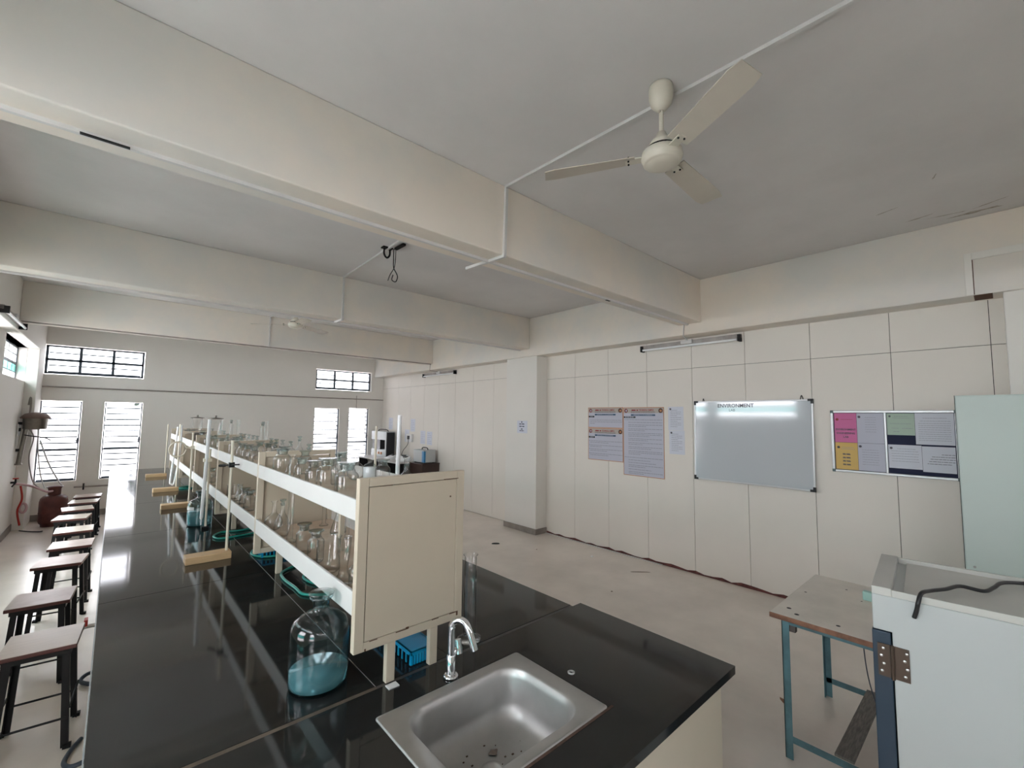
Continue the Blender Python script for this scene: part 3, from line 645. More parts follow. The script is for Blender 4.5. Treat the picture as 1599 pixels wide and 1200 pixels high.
one(MB().box(0.76, 1.46, BZ, 0.80, 1.49, BZ+0.004), 'cement_lump', M_pvc, 'small pale cement crumb by the front rack leg', 'debris', 0.001)

# ------------------------------------------------------------------ rack on the bench
rack_units = ['nearest', 'second', 'third', 'fourth', 'farthest']
RX0, RX1 = 0.645, 1.09
RY = [1.50, 2.93, 4.28, 5.63, 6.98, 8.36]
UZ, LZ = 1.440, 1.127
for i in range(5):
    y0, y1 = RY[i], RY[i+1]
    rk = thing('bottle_rack', '%s cream two-shelf rack unit on the black bench' % rack_units[i], 'rack', ((RX0+RX1)/2, y0, BZ), group='rack units standing end to end')
    ox, oy = (RX0+RX1)/2, y0
    def rb(name, a, m_, bevel=0.0025, par=rk): 
        x0_, y0_, z0_, x1_, y1_, z1_ = a
        return MB().box(x0_-ox, y0_-oy, z0_-BZ, x1_-ox, y1_-oy, z1_-BZ).obj(name, m_, par, bevel=bevel)
    ends = [(y0, y0+0.028)] + ([(y1-0.028, y1)] if i == 4 else [])
    for (ya, yb) in ends:
        fz0, fz1 = 0.985, 1.572
        e = MB()
        for a in ((RX0, ya, fz0, RX0+0.035, yb, fz1), (RX1-0.035, ya, fz0, RX1, yb, fz1), (RX0+0.035, ya, fz1-0.03, RX1-0.035, yb, fz1), (RX0+0.035, ya, fz0, RX1-0.035, yb, fz0+0.03)):
            e.box(a[0]-ox, a[1]-oy, a[2]-BZ, a[3]-ox, a[4]-oy, a[5]-BZ)
        fo = e.obj('end_frame', M_rack, rk, bevel=0.002)
        rec = 0.0015 if i == 0 else 0.012
        rb('infill_panel', (RX0+0.0375, ya+rec, fz0+0.0325, RX1-0.0375, yb-0.003, fz1-0.0325), M_rack if i == 0 else M_rack_in, 0, rk)
        if i == 0:
            ru = MB()
            for (xa, za, wd_, hh) in ((0.80, 1.012, 0.05, 0.003), (0.84, 1.013, 0.012, 0.007), (0.95, 1.013, 0.03, 0.003), (1.03, 1.013, 0.04, 0.004), (0.70, 1.0125, 0.03, 0.003), (1.062, 1.0, 0.008, 0.014), (0.99, 1.541, 0.07, 0.003), (0.72, 1.5395, 0.05, 0.002), (1.02, 1.47, 0.006, 0.006), (0.683, 0.986, 0.006, 0.008)):
                ru.box(xa-ox, -0.0006, za-BZ, xa+wd_-ox, 0.0005, za+hh-BZ)
            ru.obj('rust_chips', M_rust_shadow, rk)
        for lx in (0.768, 0.945): rb('leg', (lx, ya+0.002, BZ, lx+0.034, ya+0.026, fz0+0.001), M_rack)
    ya, yb = y0+0.028, (y1 if i < 4 else y1-0.028)
    for nm, zt, zb2, zs in (('upper_shelf', 1.498, 1.424, UZ), ('lower_shelf', 1.186, 1.105, LZ)):
        sh = rb(nm, (RX0+0.012, ya, zs-0.004, RX1-0.012, yb, zs), M_shelf, 0)
        for xa in (RX0, RX1-0.012):
            MB().box(xa-ox, ya-oy, zb2-BZ, xa+0.012-ox, yb-oy, zt-BZ).obj('shelf_lip', M_lip, sh, bevel=0.003)
        for k in range(1, 3):
            yy_ = ya+(yb-ya)*k/3; 
            MB().box(RX0+0.02-ox, yy_-0.01-oy, zs-0.02-BZ, RX1-0.02-ox, yy_+0.01-oy, zs-0.004-BZ).obj('bearer', M_rack, sh)
    ym = (y0+y1)/2
    rb('middle_post', (0.855, ym-0.012, LZ, 0.88, ym+0.012, UZ-0.004), M_rack)

# ------------------------------------------------------------------ glassware library
def gl(prof, stopper=None, smooth=0, extra=None, n=22):
    """returns (body mesh, stopper mesh)."""
    b = MB().lathe(prof, n, smooth=smooth).mesh('glass_body', M_glass)
    s_ = None
    if stopper: s_ = MB().lathe(stopper, n).mesh('stopper', M_gstop)
    return b, s_
def bottle_prof(r, hb, rn, hn, flare=0.004):
    return [(0, 0.004), (r*0.8, 0.002), (r*0.95, 0.0), (r, 0.008), (r, hb), (r*0.94, hb+r*0.22), (r*0.72, hb+r*0.42), (rn*1.15, hb+r*0.55), (rn, hb+r*0.7), (rn, hb+r*0.55+hn-0.006), (rn+flare, hb+r*0.55+hn), (rn+flare, hb+r*0.55+hn+0.004), (rn-0.002, hb+r*0.55+hn+0.004)]
LIB = {}
def lib(key, name, phrase, cat, prof, stop=None, m_=None, stopname='stopper', n=22, extras=()):
    b = MB().lathe(prof, n).mesh(name, m_ or M_glass)
    ps = []
    if stop: ps.append((stopname, MB().lathe(stop[0], n).mesh(stopname, stop[1])))
    for nm, me in extras: ps.append((nm, me))
    LIB[key] = (name, phrase, cat, b, ps)
def flat_stop(rn, z, r=None, h=0.012):   # plug, and flat disc on top
    r = r or rn*1.35
    return [(0, z-0.02), (rn*0.85, z-0.02), (rn*0.95, z), (rn*0.9, z+0.004), (r, z+0.008), (r, z+0.008+h*0.4), (r*0.9, z+h), (0, z+h+0.001)]
hh = 0.085+0.033*0.55+0.022
lib('reagent', 'reagent_bottle', 'narrow-neck reagent bottle', 'bottle', bottle_prof(0.033, 0.085, 0.012, 0.022), ([(0, hh-0.01), (0.0105, hh-0.01), (0.0115, hh+0.004), (0.006, hh+0.009), (0.006, hh+0.014), (0.017, hh+0.024), (0.017, hh+0.029), (0, hh+0.031)], M_gstop))
hj = 0.088+0.036*0.55+0.018
lib('jar', 'wide_mouth_bottle', 'wide-mouth stoppered bottle', 'bottle', bottle_prof(0.036, 0.088, 0.021, 0.018), (flat_stop(0.021, hj, 0.033), M_gstop))
hk_ = 0.125+0.046*0.55+0.02
lib('jarbig', 'wide_mouth_bottle', 'large wide-mouth bottle', 'bottle', bottle_prof(0.046, 0.105, 0.028, 0.02), (flat_stop(0.028, 0.105+0.046*0.55+0.02, 0.04), M_gstop))
lib('milky', 'reagent_bottle', 'milky white-filled bottle', 'bottle', bottle_prof(0.034, 0.085, 0.012, 0.024), ([(0, 0.006), (0.032, 0.006), (0.032, 0.085), (0, 0.086)], M_cloud), stopname='powder')
lib('round', 'round_flask', 'round long-neck glass flask', 'flask', [(0, 0.001), (0.02, 0.001), (0.034, 0.009), (0.045, 0.026), (0.048, 0.045), (0.044, 0.065), (0.033, 0.082), (0.018, 0.093), (0.0125, 0.104), (0.0115, 0.155), (0.019, 0.165), (0.018, 0.166)])
lib('conical', 'conical_flask', 'conical glass flask', 'flask', [(0, 0.002), (0.038, 0.0), (0.044, 0.006), (0.042, 0.02), (0.018, 0.095), (0.0145, 0.105), (0.0145, 0.135), (0.02, 0.142), (0.019, 0.143)])
lib('volumetric', 'volumetric_flask', 'pear-shaped stoppered flask', 'flask', [(0, 0.002), (0.03, 0.0), (0.039, 0.02), (0.042, 0.05), (0.036, 0.08), (0.022, 0.11), (0.012, 0.128), (0.010, 0.15), (0.010, 0.17), (0.015, 0.178)], ([(0, 0.165), (0.009, 0.165), (0.010, 0.18), (0.006, 0.184), (0.016, 0.194), (0.016, 0.2), (0, 0.201)], M_gstop))
lib('beaker', 'glass_beaker', 'plain glass beaker', 'beaker', [(0, 0.002), (0.036, 0.0), (0.040, 0.006), (0.040, 0.105), (0.044, 0.112), (0.043, 0.113)])
lib('beakerbig', 'glass_beaker', 'large tall glass beaker', 'beaker', [(0, 0.002), (0.044, 0.0), (0.048, 0.006), (0.048, 0.135), (0.053, 0.142), (0.052, 0.143)])
lib('cylinder', 'measuring_cylinder', 'tall glass measuring cylinder', 'cylinder', [(0, 0.001), (0.032, 0.0), (0.032, 0.006), (0.016, 0.014), (0.0145, 0.022), (0.0145, 0.285), (0.019, 0.294), (0.018, 0.295)])
lib('shortcyl', 'measuring_cylinder', 'slim short measuring cylinder', 'cylinder', [(0, 0.001), (0.026, 0.0), (0.026, 0.005), (0.012, 0.012), (0.011, 0.018), (0.011, 0.20), (0.015, 0.206), (0.014, 0.207)])
lib('stopcyl', 'stoppered_cylinder', 'tall stoppered graduated tube', 'cylinder', [(0, 0.001), (0.034, 0.0), (0.034, 0.006), (0.020, 0.016), (0.0185, 0.022), (0.0185, 0.235), (0.012, 0.25), (0.012, 0.262), (0.016, 0.265)], ([(0, 0.25), (0.010, 0.25), (0.011, 0.268), (0.015, 0.275), (0.015, 0.286), (0, 0.29)], M_gstop))
lib('belljar', 'specimen_jar', 'tall jar with metal lid', 'jar', [(0, 0.002), (0.058, 0.0), (0.062, 0.008), (0.062, 0.28), (0.066, 0.285), (0.066, 0.292)], ([(0, 0.293), (0.085, 0.291), (0.085, 0.30), (0.03, 0.309), (0.01, 0.312), (0.01, 0.325), (0.016, 0.333), (0, 0.338)], M_stillm), stopname='lid')
lib('pan', 'round_pan', 'dark round metal pan', 'pan', [(0, 0.03), (0.05, 0.03), (0.055, 0.10), (0.075, 0.112), (0.10, 0.115), (0.10, 0.122), (0.07, 0.122), (0.0, 0.118)], m_=M_stillm)
lib('mortar', 'ceramic_bowl', 'brown ceramic bowl', 'bowl', [(0, 0.0), (0.04, 0.0), (0.05, 0.01), (0.075, 0.05), (0.085, 0.09), (0.08, 0.10), (0.06, 0.095), (0, 0.05)], m_=M_brownpaste)
lib('retort', 'dome_flask', 'upturned round glass flask', 'flask', [(0.0, 0.165), (0.012, 0.164), (0.034, 0.155), (0.046, 0.135), (0.048, 0.115), (0.042, 0.095), (0.03, 0.08), (0.020, 0.065), (0.018, 0.01), (0.024, 0.0), (0.025, 0.001)])
lib('taperbottle', 'tapered_cylinder', 'flared-foot glass cylinder', 'cylinder', [(0, 0.001), (0.045, 0.0), (0.045, 0.004), (0.02, 0.03), (0.016, 0.06), (0.024, 0.11), (0.026, 0.17), (0.03, 0.176)])

ORD = ['first', 'second', 'third', 'fourth', 'fifth', 'sixth', 'seventh', 'eighth', 'ninth', 'tenth', 'eleventh', 'twelfth']
items = []   # (key, x, y, shelf)
def I(key, x, y, shelf='upper'): items.append((key, x, y, shelf))
# nearest unit, upper shelf
for k_, y in (('jarbig', 2.72), ('conical', 2.53), ('jar', 2.37), ('jar', 2.19), ('jarbig', 2.01), ('jarbig', 1.79)): I(k_, 0.715, y)
for k_, y in (('jar', 2.60), ('round', 2.40), ('milky', 2.22), ('jar', 2.07), ('round', 1.83)): I(k_, 1.005, y)
for k_, y in (('jar', 2.83), ('reagent', 2.30)): I(k_, 0.87, y)
# nearest unit, lower shelf
for k_, y in (('round', 2.85), ('volumetric', 2.68), ('cylinder', 2.53), ('jar', 2.30), ('jar', 2.13), ('beakerbig', 1.97), ('taperbottle', 1.80), ('reagent', 1.66)): I(k_, 0.72, y, 'lower')
for k_, y in (('shortcyl', 2.78), ('conical', 2.55), ('shortcyl', 2.42), ('shortcyl', 2.25), ('beaker', 2.12), ('retort', 1.98), ('retort', 1.80), ('conical', 1.64)): I(k_, 0.98, y, 'lower')
# second unit
for k_, y in (('jarbig', 4.05), ('jar', 3.80), ('jar', 3.60), ('jar', 3.42)): I(k_, 0.72, y)
for k_, y in (('reagent', 4.16), ('reagent', 4.00), ('reagent', 3.82), ('reagent', 3.60), ('volumetric', 3.39), ('reagent', 3.18)): I(k_, 1.0, y)
for k_, y in (('jar', 3.95), ('jar', 3.70), ('reagent', 3.50), ('jar', 3.28)): I(k_, 0.87, y)
for k_, y in (('beaker', 4.10), ('beaker', 3.98), ('conical', 3.84), ('jar', 3.66), ('jar', 3.53)): I(k_, 0.73, y, 'lower')
for k_, y in (('conical', 3.95), ('beaker', 3.40), ('round', 3.18)): I(k_, 0.98, y, 'lower')
# third unit
for k_, y in (('jar', 5.5), ('jar', 5.25), ('reagent', 5.02), ('jar', 4.72), ('reagent', 4.45)): I(k_, 0.73, y)
for k_, y in (('cylinder', 5.53), ('reagent', 5.38), ('reagent', 5.2), ('reagent', 5.0), ('reagent', 4.82), ('reagent', 4.66), ('stopcyl', 4.48), ('cylinder', 4.35)): I(k_, 1.0, y)
for k_, y in (('reagent', 5.3), ('jar', 4.9), ('reagent', 4.62)): I(k_, 0.87, y)
for k_, y in (('jar', 5.2), ('beaker', 4.95)): I(k_, 0.74, y, 'lower')
# fourth unit
I('belljar', 0.9, 6.30); I('pan', 0.80, 6.75); I('cylinder', 1.0, 6.55); I('stopcyl', 1.0, 5.93)
for k_, y in (('reagent', 6.12), ('reagent', 5.95)): I(k_, 0.74, y)
I('mortar', 0.76, 5.78); I('reagent', 0.98, 6.2); I('reagent', 0.98, 6.42)
I('round', 0.75, 6.3, 'lower'); I('jar', 0.75, 5.9, 'lower')
# farthest unit
I('belljar', 0.9, 7.86); I('pan', 0.85, 8.15); I('reagent', 0.74, 7.3); I('reagent', 0.74, 7.15); I('pan', 0.86, 7.45); I('reagent', 1.0, 7.2)
made = {}
def unit_of(y):
    for i in range(5):
        if RY[i] <= y < RY[i+1]: return i
    return 4
grp = {}
for it in items:
    row = 'window-side row' if it[1] < 0.81 else ('wall-side row' if it[1] > 0.94 else 'middle row')
    grp.setdefault((unit_of(it[2]), it[3], row), []).append(it)
for (ui, shelf, row), L_ in sorted(grp.items()):
    L_.sort(key=lambda t_: t_[2])
    for k, (key, x, y, _) in enumerate(L_):
        name, phrase, cat, body, ps = LIB[key]
        z = UZ if shelf == 'upper' else LZ
        pos = (ORD[k]+' from near end') if len(L_) > 1 else 'alone'
        label = '%s, %s rack unit, %s shelf, %s, %s' % (phrase, rack_units[ui], shelf, row, pos)
        o = bpy.data.objects.new(name, body); C.objects.link(o); o.location = (x, y, z+0.0005); o.rotation_euler = (0, 0, random.uniform(0, 6))
        tag(o, label, cat, 'glassware on the bench rack')
        for nm, me in ps: link(nm, me, o)

# ------------------------------------------------------------------ things standing on the bench
def big_bottle(x, y, s, label, lab=False, fill=0.16):
    b = thing('aspirator_bottle', label, 'bottle', (x, y, BZ), group='large bottles on the bench')
    pr = [(0, 0.006), (0.085, 0.004), (0.094, 0.0), (0.099, 0.012), (0.100, 0.03), (0.100, 0.190), (0.097, 0.208), (0.087, 0.226), (0.064, 0.241), (0.040, 0.250), (0.030, 0.258), (0.028, 0.27), (0.028, 0.290), (0.036, 0.297), (0.040, 0.303), (0.036, 0.305)]
    pr = [(r0*s, z0*s) for r0, z0 in pr]
    MB().lathe(pr, 48).obj('glass_body', M_aqua, b)
    MB().lathe([(r0*s, z0*s) for r0, z0 in [(0, 0.27), (0.025, 0.27), (0.027, 0.302), (0.026, 0.306), (0.043, 0.312), (0.044, 0.317), (0.040, 0.320), (0.02, 0.318), (0.015, 0.322), (0, 0.322)]], 32).obj('stopper', M_gstop, b)
    MB().lathe([(r0*s, z0*s) for r0, z0 in [(0, 0.008), (0.085, 0.007), (0.096, 0.014), (0.0975, 0.03), (0.0975, fill*0.5), (0.0, fill*0.5)]], 48).obj('water', M_liq, b)
    if lab:
        lb = MB(); vs = []
        for i in range(9):
            a = PI*1.02+0.9*i/8
            for zz in (0.155, 0.185): vs.append((0.102*s*math.cos(a), 0.102*s*math.sin(a), zz*s))
        lb.add(vs, [(2*i, 2*i+2, 2*i+3, 2*i+1) for i in range(8)]); lb.obj('paper_label', M_white, b)
    return b
big_bottle(0.590, 1.662, 0.98, 'large teal-tinted glass bottle by the rack end, nearest the camera', fill=0.115)
big_bottle(0.590, 4.62, 0.90, 'large glass bottle with white label beside the rack middle', lab=True, fill=0.27)

def stand(x, y, label, top, extras=None, base=True, small=False):
    st_ = thing('burette_stand', label, 'stand', (x, y, BZ), group='wooden-base burette stands')
    if small: MB().box(-0.03, -0.03, 0, 0.022, 0.03, 0.02).obj('base', M_dark, st_, bevel=0.003)
    else:
        MB().box(-0.225, -0.055, 0, 0.022, 0.055, 0.045).obj('wooden_base', M_wood, st_, bevel=0.004)
    MB().rod((0, 0, 0.02), (0, 0, top-BZ), 0.0085, n=10).obj('rod', M_rod, st_)
    return st_
s4 = stand(0.605, 3.49, 'nearest wooden-base stand, white rod with black clamp arm', 1.615)
MB().rod((-0.055, 0.085, 0.595), (0.028, -0.085, 0.612), 0.005, n=8).box(-0.016, -0.016, 0.588, 0.016, 0.016, 0.62).rod((-0.055, 0.085, 0.595), (-0.03, 0.045, 0.598), 0.009, n=8).obj('clamp', M_dark, s4)
s3 = stand(0.615, 5.605, 'wooden-base stand with pale ring clamp, second from the camera', 1.60)
MB().tube([(0, 0, 0.60), (-0.05, 0, 0.60)]+[(-0.12+0.07*math.cos(a), 0, 0.585+0.075*math.sin(a)) for a in [0.2+2*PI*i/12*0.95 for i in range(13)]], 0.007, 8, smooth_n=2).box(-0.018, -0.018, 0.585, 0.018, 0.018, 0.615).obj('ring_clamp', M_rod, s3)
s2 = stand(0.615, 6.85, 'wooden-base stand holding bent glass tubes, third from the camera', 1.66)
MB().tube([(0.02, 0.03, 0.80), (0.01, 0.03, 0.4), (-0.02, 0.03, 0.10), (-0.05, 0.03, 0.085), (-0.06, 0.03, 0.13), (-0.04, 0.03, 0.45), (-0.02, 0.03, 0.78)], 0.011, 8).obj('bent_tube', M_tube, s2)
s1 = stand(0.615, 8.52, 'wooden-base stand with plain rod, farthest from the camera', 1.63)
s5 = stand(0.612, 4.45, 'small dark-based stand with tall white burette beside the labelled bottle', 1.50, small=True)
MB().rod((-0.035, -0.03, 0.10), (-0.02, -0.03, 0.90), 0.013, n=12).rod((-0.036, -0.03, 0.04), (-0.035, -0.03, 0.10), 0.005, n=8).obj('burette', M_tube, s5)
MB().box(-0.045, -0.04, 0.55, 0.012, 0.01, 0.575).box(-0.042, -0.03, 0.085, -0.026, 0.01, 0.10).obj('clamp', M_rod, s5)
def rstand(x, y, top, label, th=0.009, m_=M_rod, lean=0.0):
    st_ = thing('burette_stand', label, 'stand', (x, y, BZ), group='wooden-base burette stands')
    MB().box(-0.03, -0.055, 0, 0.2, 0.055, 0.045).obj('wooden_base', M_wood, st_, bevel=0.004)
    MB().rod((0, 0, 0.02), (lean, 0, top-BZ), th, n=10).obj('rod', m_, st_)
rstand(1.42, 2.72, 1.80, 'burette stand behind nearest rack with thick white tube', 0.014, M_tube, 0.01)
rstand(1.42, 3.05, 1.72, 'burette stand behind nearest rack with thin cream rod')
mc = bpy.data.objects.new('measuring_cylinder', MB().lathe([(0, 0.002), (0.05, 0.0), (0.05, 0.008), (0.03, 0.02), (0.026, 0.03), (0.026, 0.345), (0.032, 0.352), (0.031, 0.354)], 28).mesh('measuring_cylinder', M_glass)); C.objects.link(mc)
mc.location = (1.18, 1.565, BZ); tag(mc, 'tall clear measuring cylinder standing behind tap at rack end', 'cylinder')

# green hoses, blue basket
def tb(pts, r, label, m_, name='rubber_hose', cat='hose', n=8): return one(MB().tube(pts, r, n), name, m_, label, cat)
hz = BZ+0.008
tb([(0.90, 2.40, hz), (0.845, 2.44, hz), (0.79, 2.50, hz), (0.785, 2.62, hz), (0.775, 2.80, hz), (0.80, 2.92, hz), (0.90, 3.00, hz)], 0.0075, 'green rubber hose curling out under nearest rack unit', M_green)
tb([(0.98, 2.60, hz), (0.90, 2.60, hz), (0.868, 2.68, hz), (0.88, 2.78, hz), (0.98, 2.82, hz)], 0.007, 'small green hose loop deeper under nearest rack unit', M_green)
tb([(0.93, 4.20, hz), (0.80, 4.17, hz), (0.69, 4.20, hz), (0.62, 4.10, hz), (0.65, 3.99, hz), (0.80, 4.00, hz), (0.95, 4.03, hz)], 0.0075, 'green hose loop on bench under second rack unit', M_green)
tb([(0.95, 3.60, hz), (0.80, 3.55, hz), (0.74, 3.42, hz), (0.80, 3.30, hz), (0.95, 3.27, hz)], 0.0075, 'green hose loop around blue tray under second rack unit', M_green)
tb([(0.90, 7.2, hz), (0.72, 7.1, hz), (0.66, 6.98, hz), (0.78, 6.92, hz), (0.92, 7.0, hz)], 0.008, 'dark green hose coil under fourth rack unit', M_green)
def basket(x, y, w2, d2, h2, label, rz=0):
    b = thing('plastic_basket', label, 'basket', (x, y, BZ), (0, 0, rz), 'blue plastic trays under the rack')
    MB().box(-w2, -d2, h2-0.012, w2, -d2+0.012, h2).box(-w2, d2-0.012, h2-0.012, w2, d2, h2).box(-w2, -d2, h2-0.012, -w2+0.012, d2, h2).box(w2-0.012, -d2, h2-0.012, w2, d2, h2).obj('rim', M_blue, b, bevel=0.002)
    mb = MB(); 
    n = 9
    for i in range(n):
        a = -w2+0.01+(2*w2-0.02)*i/(n-1)
        for yy_ in (-d2+0.006, d2-0.006): mb.box(a-0.004, yy_-0.002, 0.004, a+0.004, yy_+0.002, h2-0.01)
    for i in range(11):
        a = -d2+0.01+(2*d2-0.02)*i/10
        for xx in (-w2+0.006, w2-0.006): mb.box(xx-0.002, a-0.004, 0.004, xx+0.002, a+0.004, h2-0.01)
    mb.obj('side_lattice', M_blue, b)
    mb = MB()
    for i in range(n): 
        a = -w2+0.01+(2*w2-0.02)*i/(n-1); mb.box(a-0.006, -d2, h2-0.004, a+0.006, d2, h2)
    for i in range(11):
        a = -d2+0.01+(2*d2-0.02)*i/10; mb.box(-w2, a-0.009, h2-0.0041, w2, a+0.009, h2-0.0002)
    mb.obj('top_lattice', M_blue, b)
basket(0.940, 1.70, 0.058, 0.165, 0.052, 'blue plastic basket under the near end of the rack')
basket(0.87, 3.42, 0.10, 0.12, 0.05, 'blue plastic tray under second rack unit inside a green hose')

# ------------------------------------------------------------------ stools
def make_stool(loc, rz, top_m, label):
    s = thing('lab_stool', label, 'stool', (loc[0], loc[1], 0), (0, 0, rz), 'square lab stools along the bench')
    SH = 0.53
    st_ = MB().box(-0.152, -0.157, SH-0.022, 0.152, 0.157, SH, 0).obj('seat', M_seat_edge, s, bevel=0.004)
    MB().box(-0.150, -0.155, SH-0.001, 0.150, 0.155, SH+0.0012).obj('seat_top', top_m, st_)
    fr_ = MB()
    for a in (-1, 1):
        fr_.box(-0.13, a*0.135-0.002, SH-0.052, 0.13, a*0.135+0.002, SH-0.022).box(a*0.128-0.002, -0.135, SH-0.052, a*0.128+0.002, 0.135, SH-0.022)
    fr_.obj('seat_frame', M_dark, s)
    for ax in (-1, 1):
        for ay in (-1, 1):
            lg = MB()
            a_, b_ = Vector((ax*0.122, ay*0.128, SH-0.022)), Vector((ax*0.150, ay*0.158, 0.0))
            # angle-iron leg: two flanges
            for (dx, dy, wx, wy) in ((0, 0, 0.030, 0.004), (0, 0, 0.004, 0.030)):
                vs = []
                for p in (a_, b_):
                    x_, y_ = p.x, p.y; sx_, sy_ = -ax, -ay
                    vs += [(x_, y_, p.z), (x_+sx_*wx, y_, p.z), (x_+sx_*wx, y_+sy_*wy, p.z), (x_, y_+sy_*wy, p.z)]
                lg.add(vs, [(0, 1, 2, 3), (7, 6, 5, 4), (0, 4, 5, 1), (1, 5, 6, 2), (2, 6, 7, 3), (3, 7, 4, 0)])
            lg.box(b_.x-0.02, b_.y-0.02, 0, b_.x+0.012, b_.y+0.012, 0.018)
            lg.obj('leg', M_dark, s)
    for zz in (0.15,):
        t_ = (SH-zz)/SH; ex, ey = 0.122+0.028*t_, 0.128+0.03*t_
        for a in (-1, 1):
            MB().rod((-ex, a*ey, zz), (ex, a*ey, zz), 0.006, n=8).obj('stretcher', M_dark, s)
            MB().rod((a*ex, -ey, zz+0.05), (a*ex, ey, zz+0.05), 0.006, n=8).obj('stretcher', M_dark, s)
    return s
st_desc = ['pale-topped stool nearest the camera', 'worn brown-topped stool second from the camera', 'brown-topped stool third from the camera', 'fourth stool from the camera, brown worn seat', 'fifth stool from the camera, pale seat',
           'sixth stool from the camera, pale seat', 'seventh stool from the camera, turned seat', 'eighth stool from the camera beside gas cylinder', 'ninth and farthest stool from the camera']
spos = [(-0.218, 3.616, -4), (-0.289, 4.444, -4), (-0.265, 5.437, -7), (-0.232, 6.068, -3), (-0.251, 6.802, 0), (-0.309, 7.601, -8), (-0.292, 8.25, 5), (-0.25, 8.85, -5), (-0.228, 9.42, -2)]
base_st = {}
for i, (x, y, a) in enumerate(spos):
    tm = M_seat_red if i in (1, 2, 3, 8) else M_seat
    lb = st_desc[i]+', beside the bench'
    if tm.name not in base_st: base_st[tm.name] = make_stool((x, y), math.radians(a), tm, lb)
    else: dup(base_st[tm.name], (x, y, 0), math.radians(a), lb)
tb([(-0.03, 3.46, 0.01), (-0.07, 3.36, 0.012), (-0.085, 3.27, 0.012), (-0.05, 3.22, 0.012), (0.03, 3.24, 0.012)], 0.011, 'grey-blue hose loop on floor under the nearest stool', M_bluehose, n=10)
one(MB().tube([(0.05, 4.25, 0.02), (-0.03, 4.22, 0.03), (-0.06, 4.15, 0.02), (0.02, 4.05, 0.015)], 0.012, 8), 'rubber_hose', M_bluehose, 'dark hose bend at floor beside second stool', 'hose')
gt = thing('gas_tap', 'small red-handled gas tap under the bench edge', 'gas tap', (-0.06, 4.0, 0.42))
MB().rod((0.14, 0, 0), (0.0, 0, 0), 0.012, n=10).rod((0.0, 0, 0.0), (-0.03, 0, -0.03), 0.009, n=8).obj('spout', M_pvc, gt)
MB().box(-0.006, -0.03, 0.01, 0.012, 0.03, 0.05).obj('handle', M_redbr, gt, bevel=0.003)

# ------------------------------------------------------------------ table, incubator, cupboard at the right
tx0, tx1, ty0, ty1 = 2.735, 3.63, -0.3, 0.908
tbl = thing('work_table', 'worn grey-topped table on teal angle-iron legs', 'table', (3.18, 0.3, 0))
def tbx(name, a, m_, bevel=0.002): return MB().box(a[0]-3.18, a[1]-0.3, a[2], a[3]-3.18, a[4]-0.3, a[5]).obj(name, m_, tbl, bevel=bevel)
tt = tbx('table_top', (tx0, ty0, 0.722, tx1, ty1, 0.7485), M_tedge, 0.003)
MB().box(tx0+0.003-3.18, ty0+0.003-0.3, 0.748, tx1-0.003-3.18, ty1-0.003-0.3, 0.7497).obj('laminate', M_ttop, tt)
hm_ = MB()
for (x, y, r0) in ((3.209, 0.857, 0.007), (2.866, 0.849, 0.012), (2.806, 0.795, 0.012), (2.816, 0.613, 0.010), (3.30, 0.60, 0.005), (3.45, 0.7, 0.006)):
    hm_.lathe([(r0, 0), (r0*0.9, 0.0006), (0, 0.0006)], 12, c=(x-3.18, y-0.3, 0.7497))
hm_.obj('screw_holes', M_dark, tt)
for (lx, ly) in ((tx0+0.045, ty1-0.045), (tx1-0.045, ty1-0.045), (tx0+0.045, ty0+0.045), (tx1-0.045, ty0+0.045)):
    sx_ = 1 if lx < 3.18 else -1; sy_ = -1 if ly > 0.3 else 1
    MB().box(lx-3.18, ly-0.3, 0, lx+sx_*0.036-3.18, ly+sy_*0.004-0.3, 0.722).box(lx-3.18, ly-0.3, 0, lx+sx_*0.004-3.18, ly+sy_*0.036-0.3, 0.722).obj('leg', M_teal, tbl)
for yy_ in (ty0+0.047, ty1-0.049): tbx('top_rail', (tx0+0.05, yy_, 0.69, tx1-0.05, yy_+0.004, 0.722), M_teal)
for xx in (tx0+0.047, tx1-0.049):
    tbx('top_rail', (xx, ty0+0.05, 0.69, xx+0.004, ty1-0.05, 0.722), M_teal)
    tbx('foot_rail', (xx, ty0+0.05, 0.085, xx+0.004, ty1-0.05, 0.12), M_teal)
tbx('footrest_plank', (tx0+0.05, 0.565, 0.121, tx1-0.05, 0.645, 0.135), M_greyplank)
MB().box(2.79-3.18, 0.80-0.3, 0.655, 2.82-3.18, 0.86-0.3, 0.715).obj('bracket', mat('rusty_bracket', (0.12, 0.10, 0.09), 0.7), tbl)
tb([(3.35, 0.62, 0.72), (3.28, 0.60, 0.55), (3.30, 0.58, 0.3), (3.27, 0.50, 0.05), (3.1, 0.45, 0.006)], 0.003, 'thin grey wire hanging behind the teal-legged table', M_bluehose, 'loose_wire', 'wire', 6)
one(MB().box(3.33, 0.555, 0.75, 3.37, 0.60, 0.80), 'small_block', mat('pale_teal', (0.35, 0.55, 0.5), 0.5), 'tiny pale teal block on the worn table', 'block', 0.004)

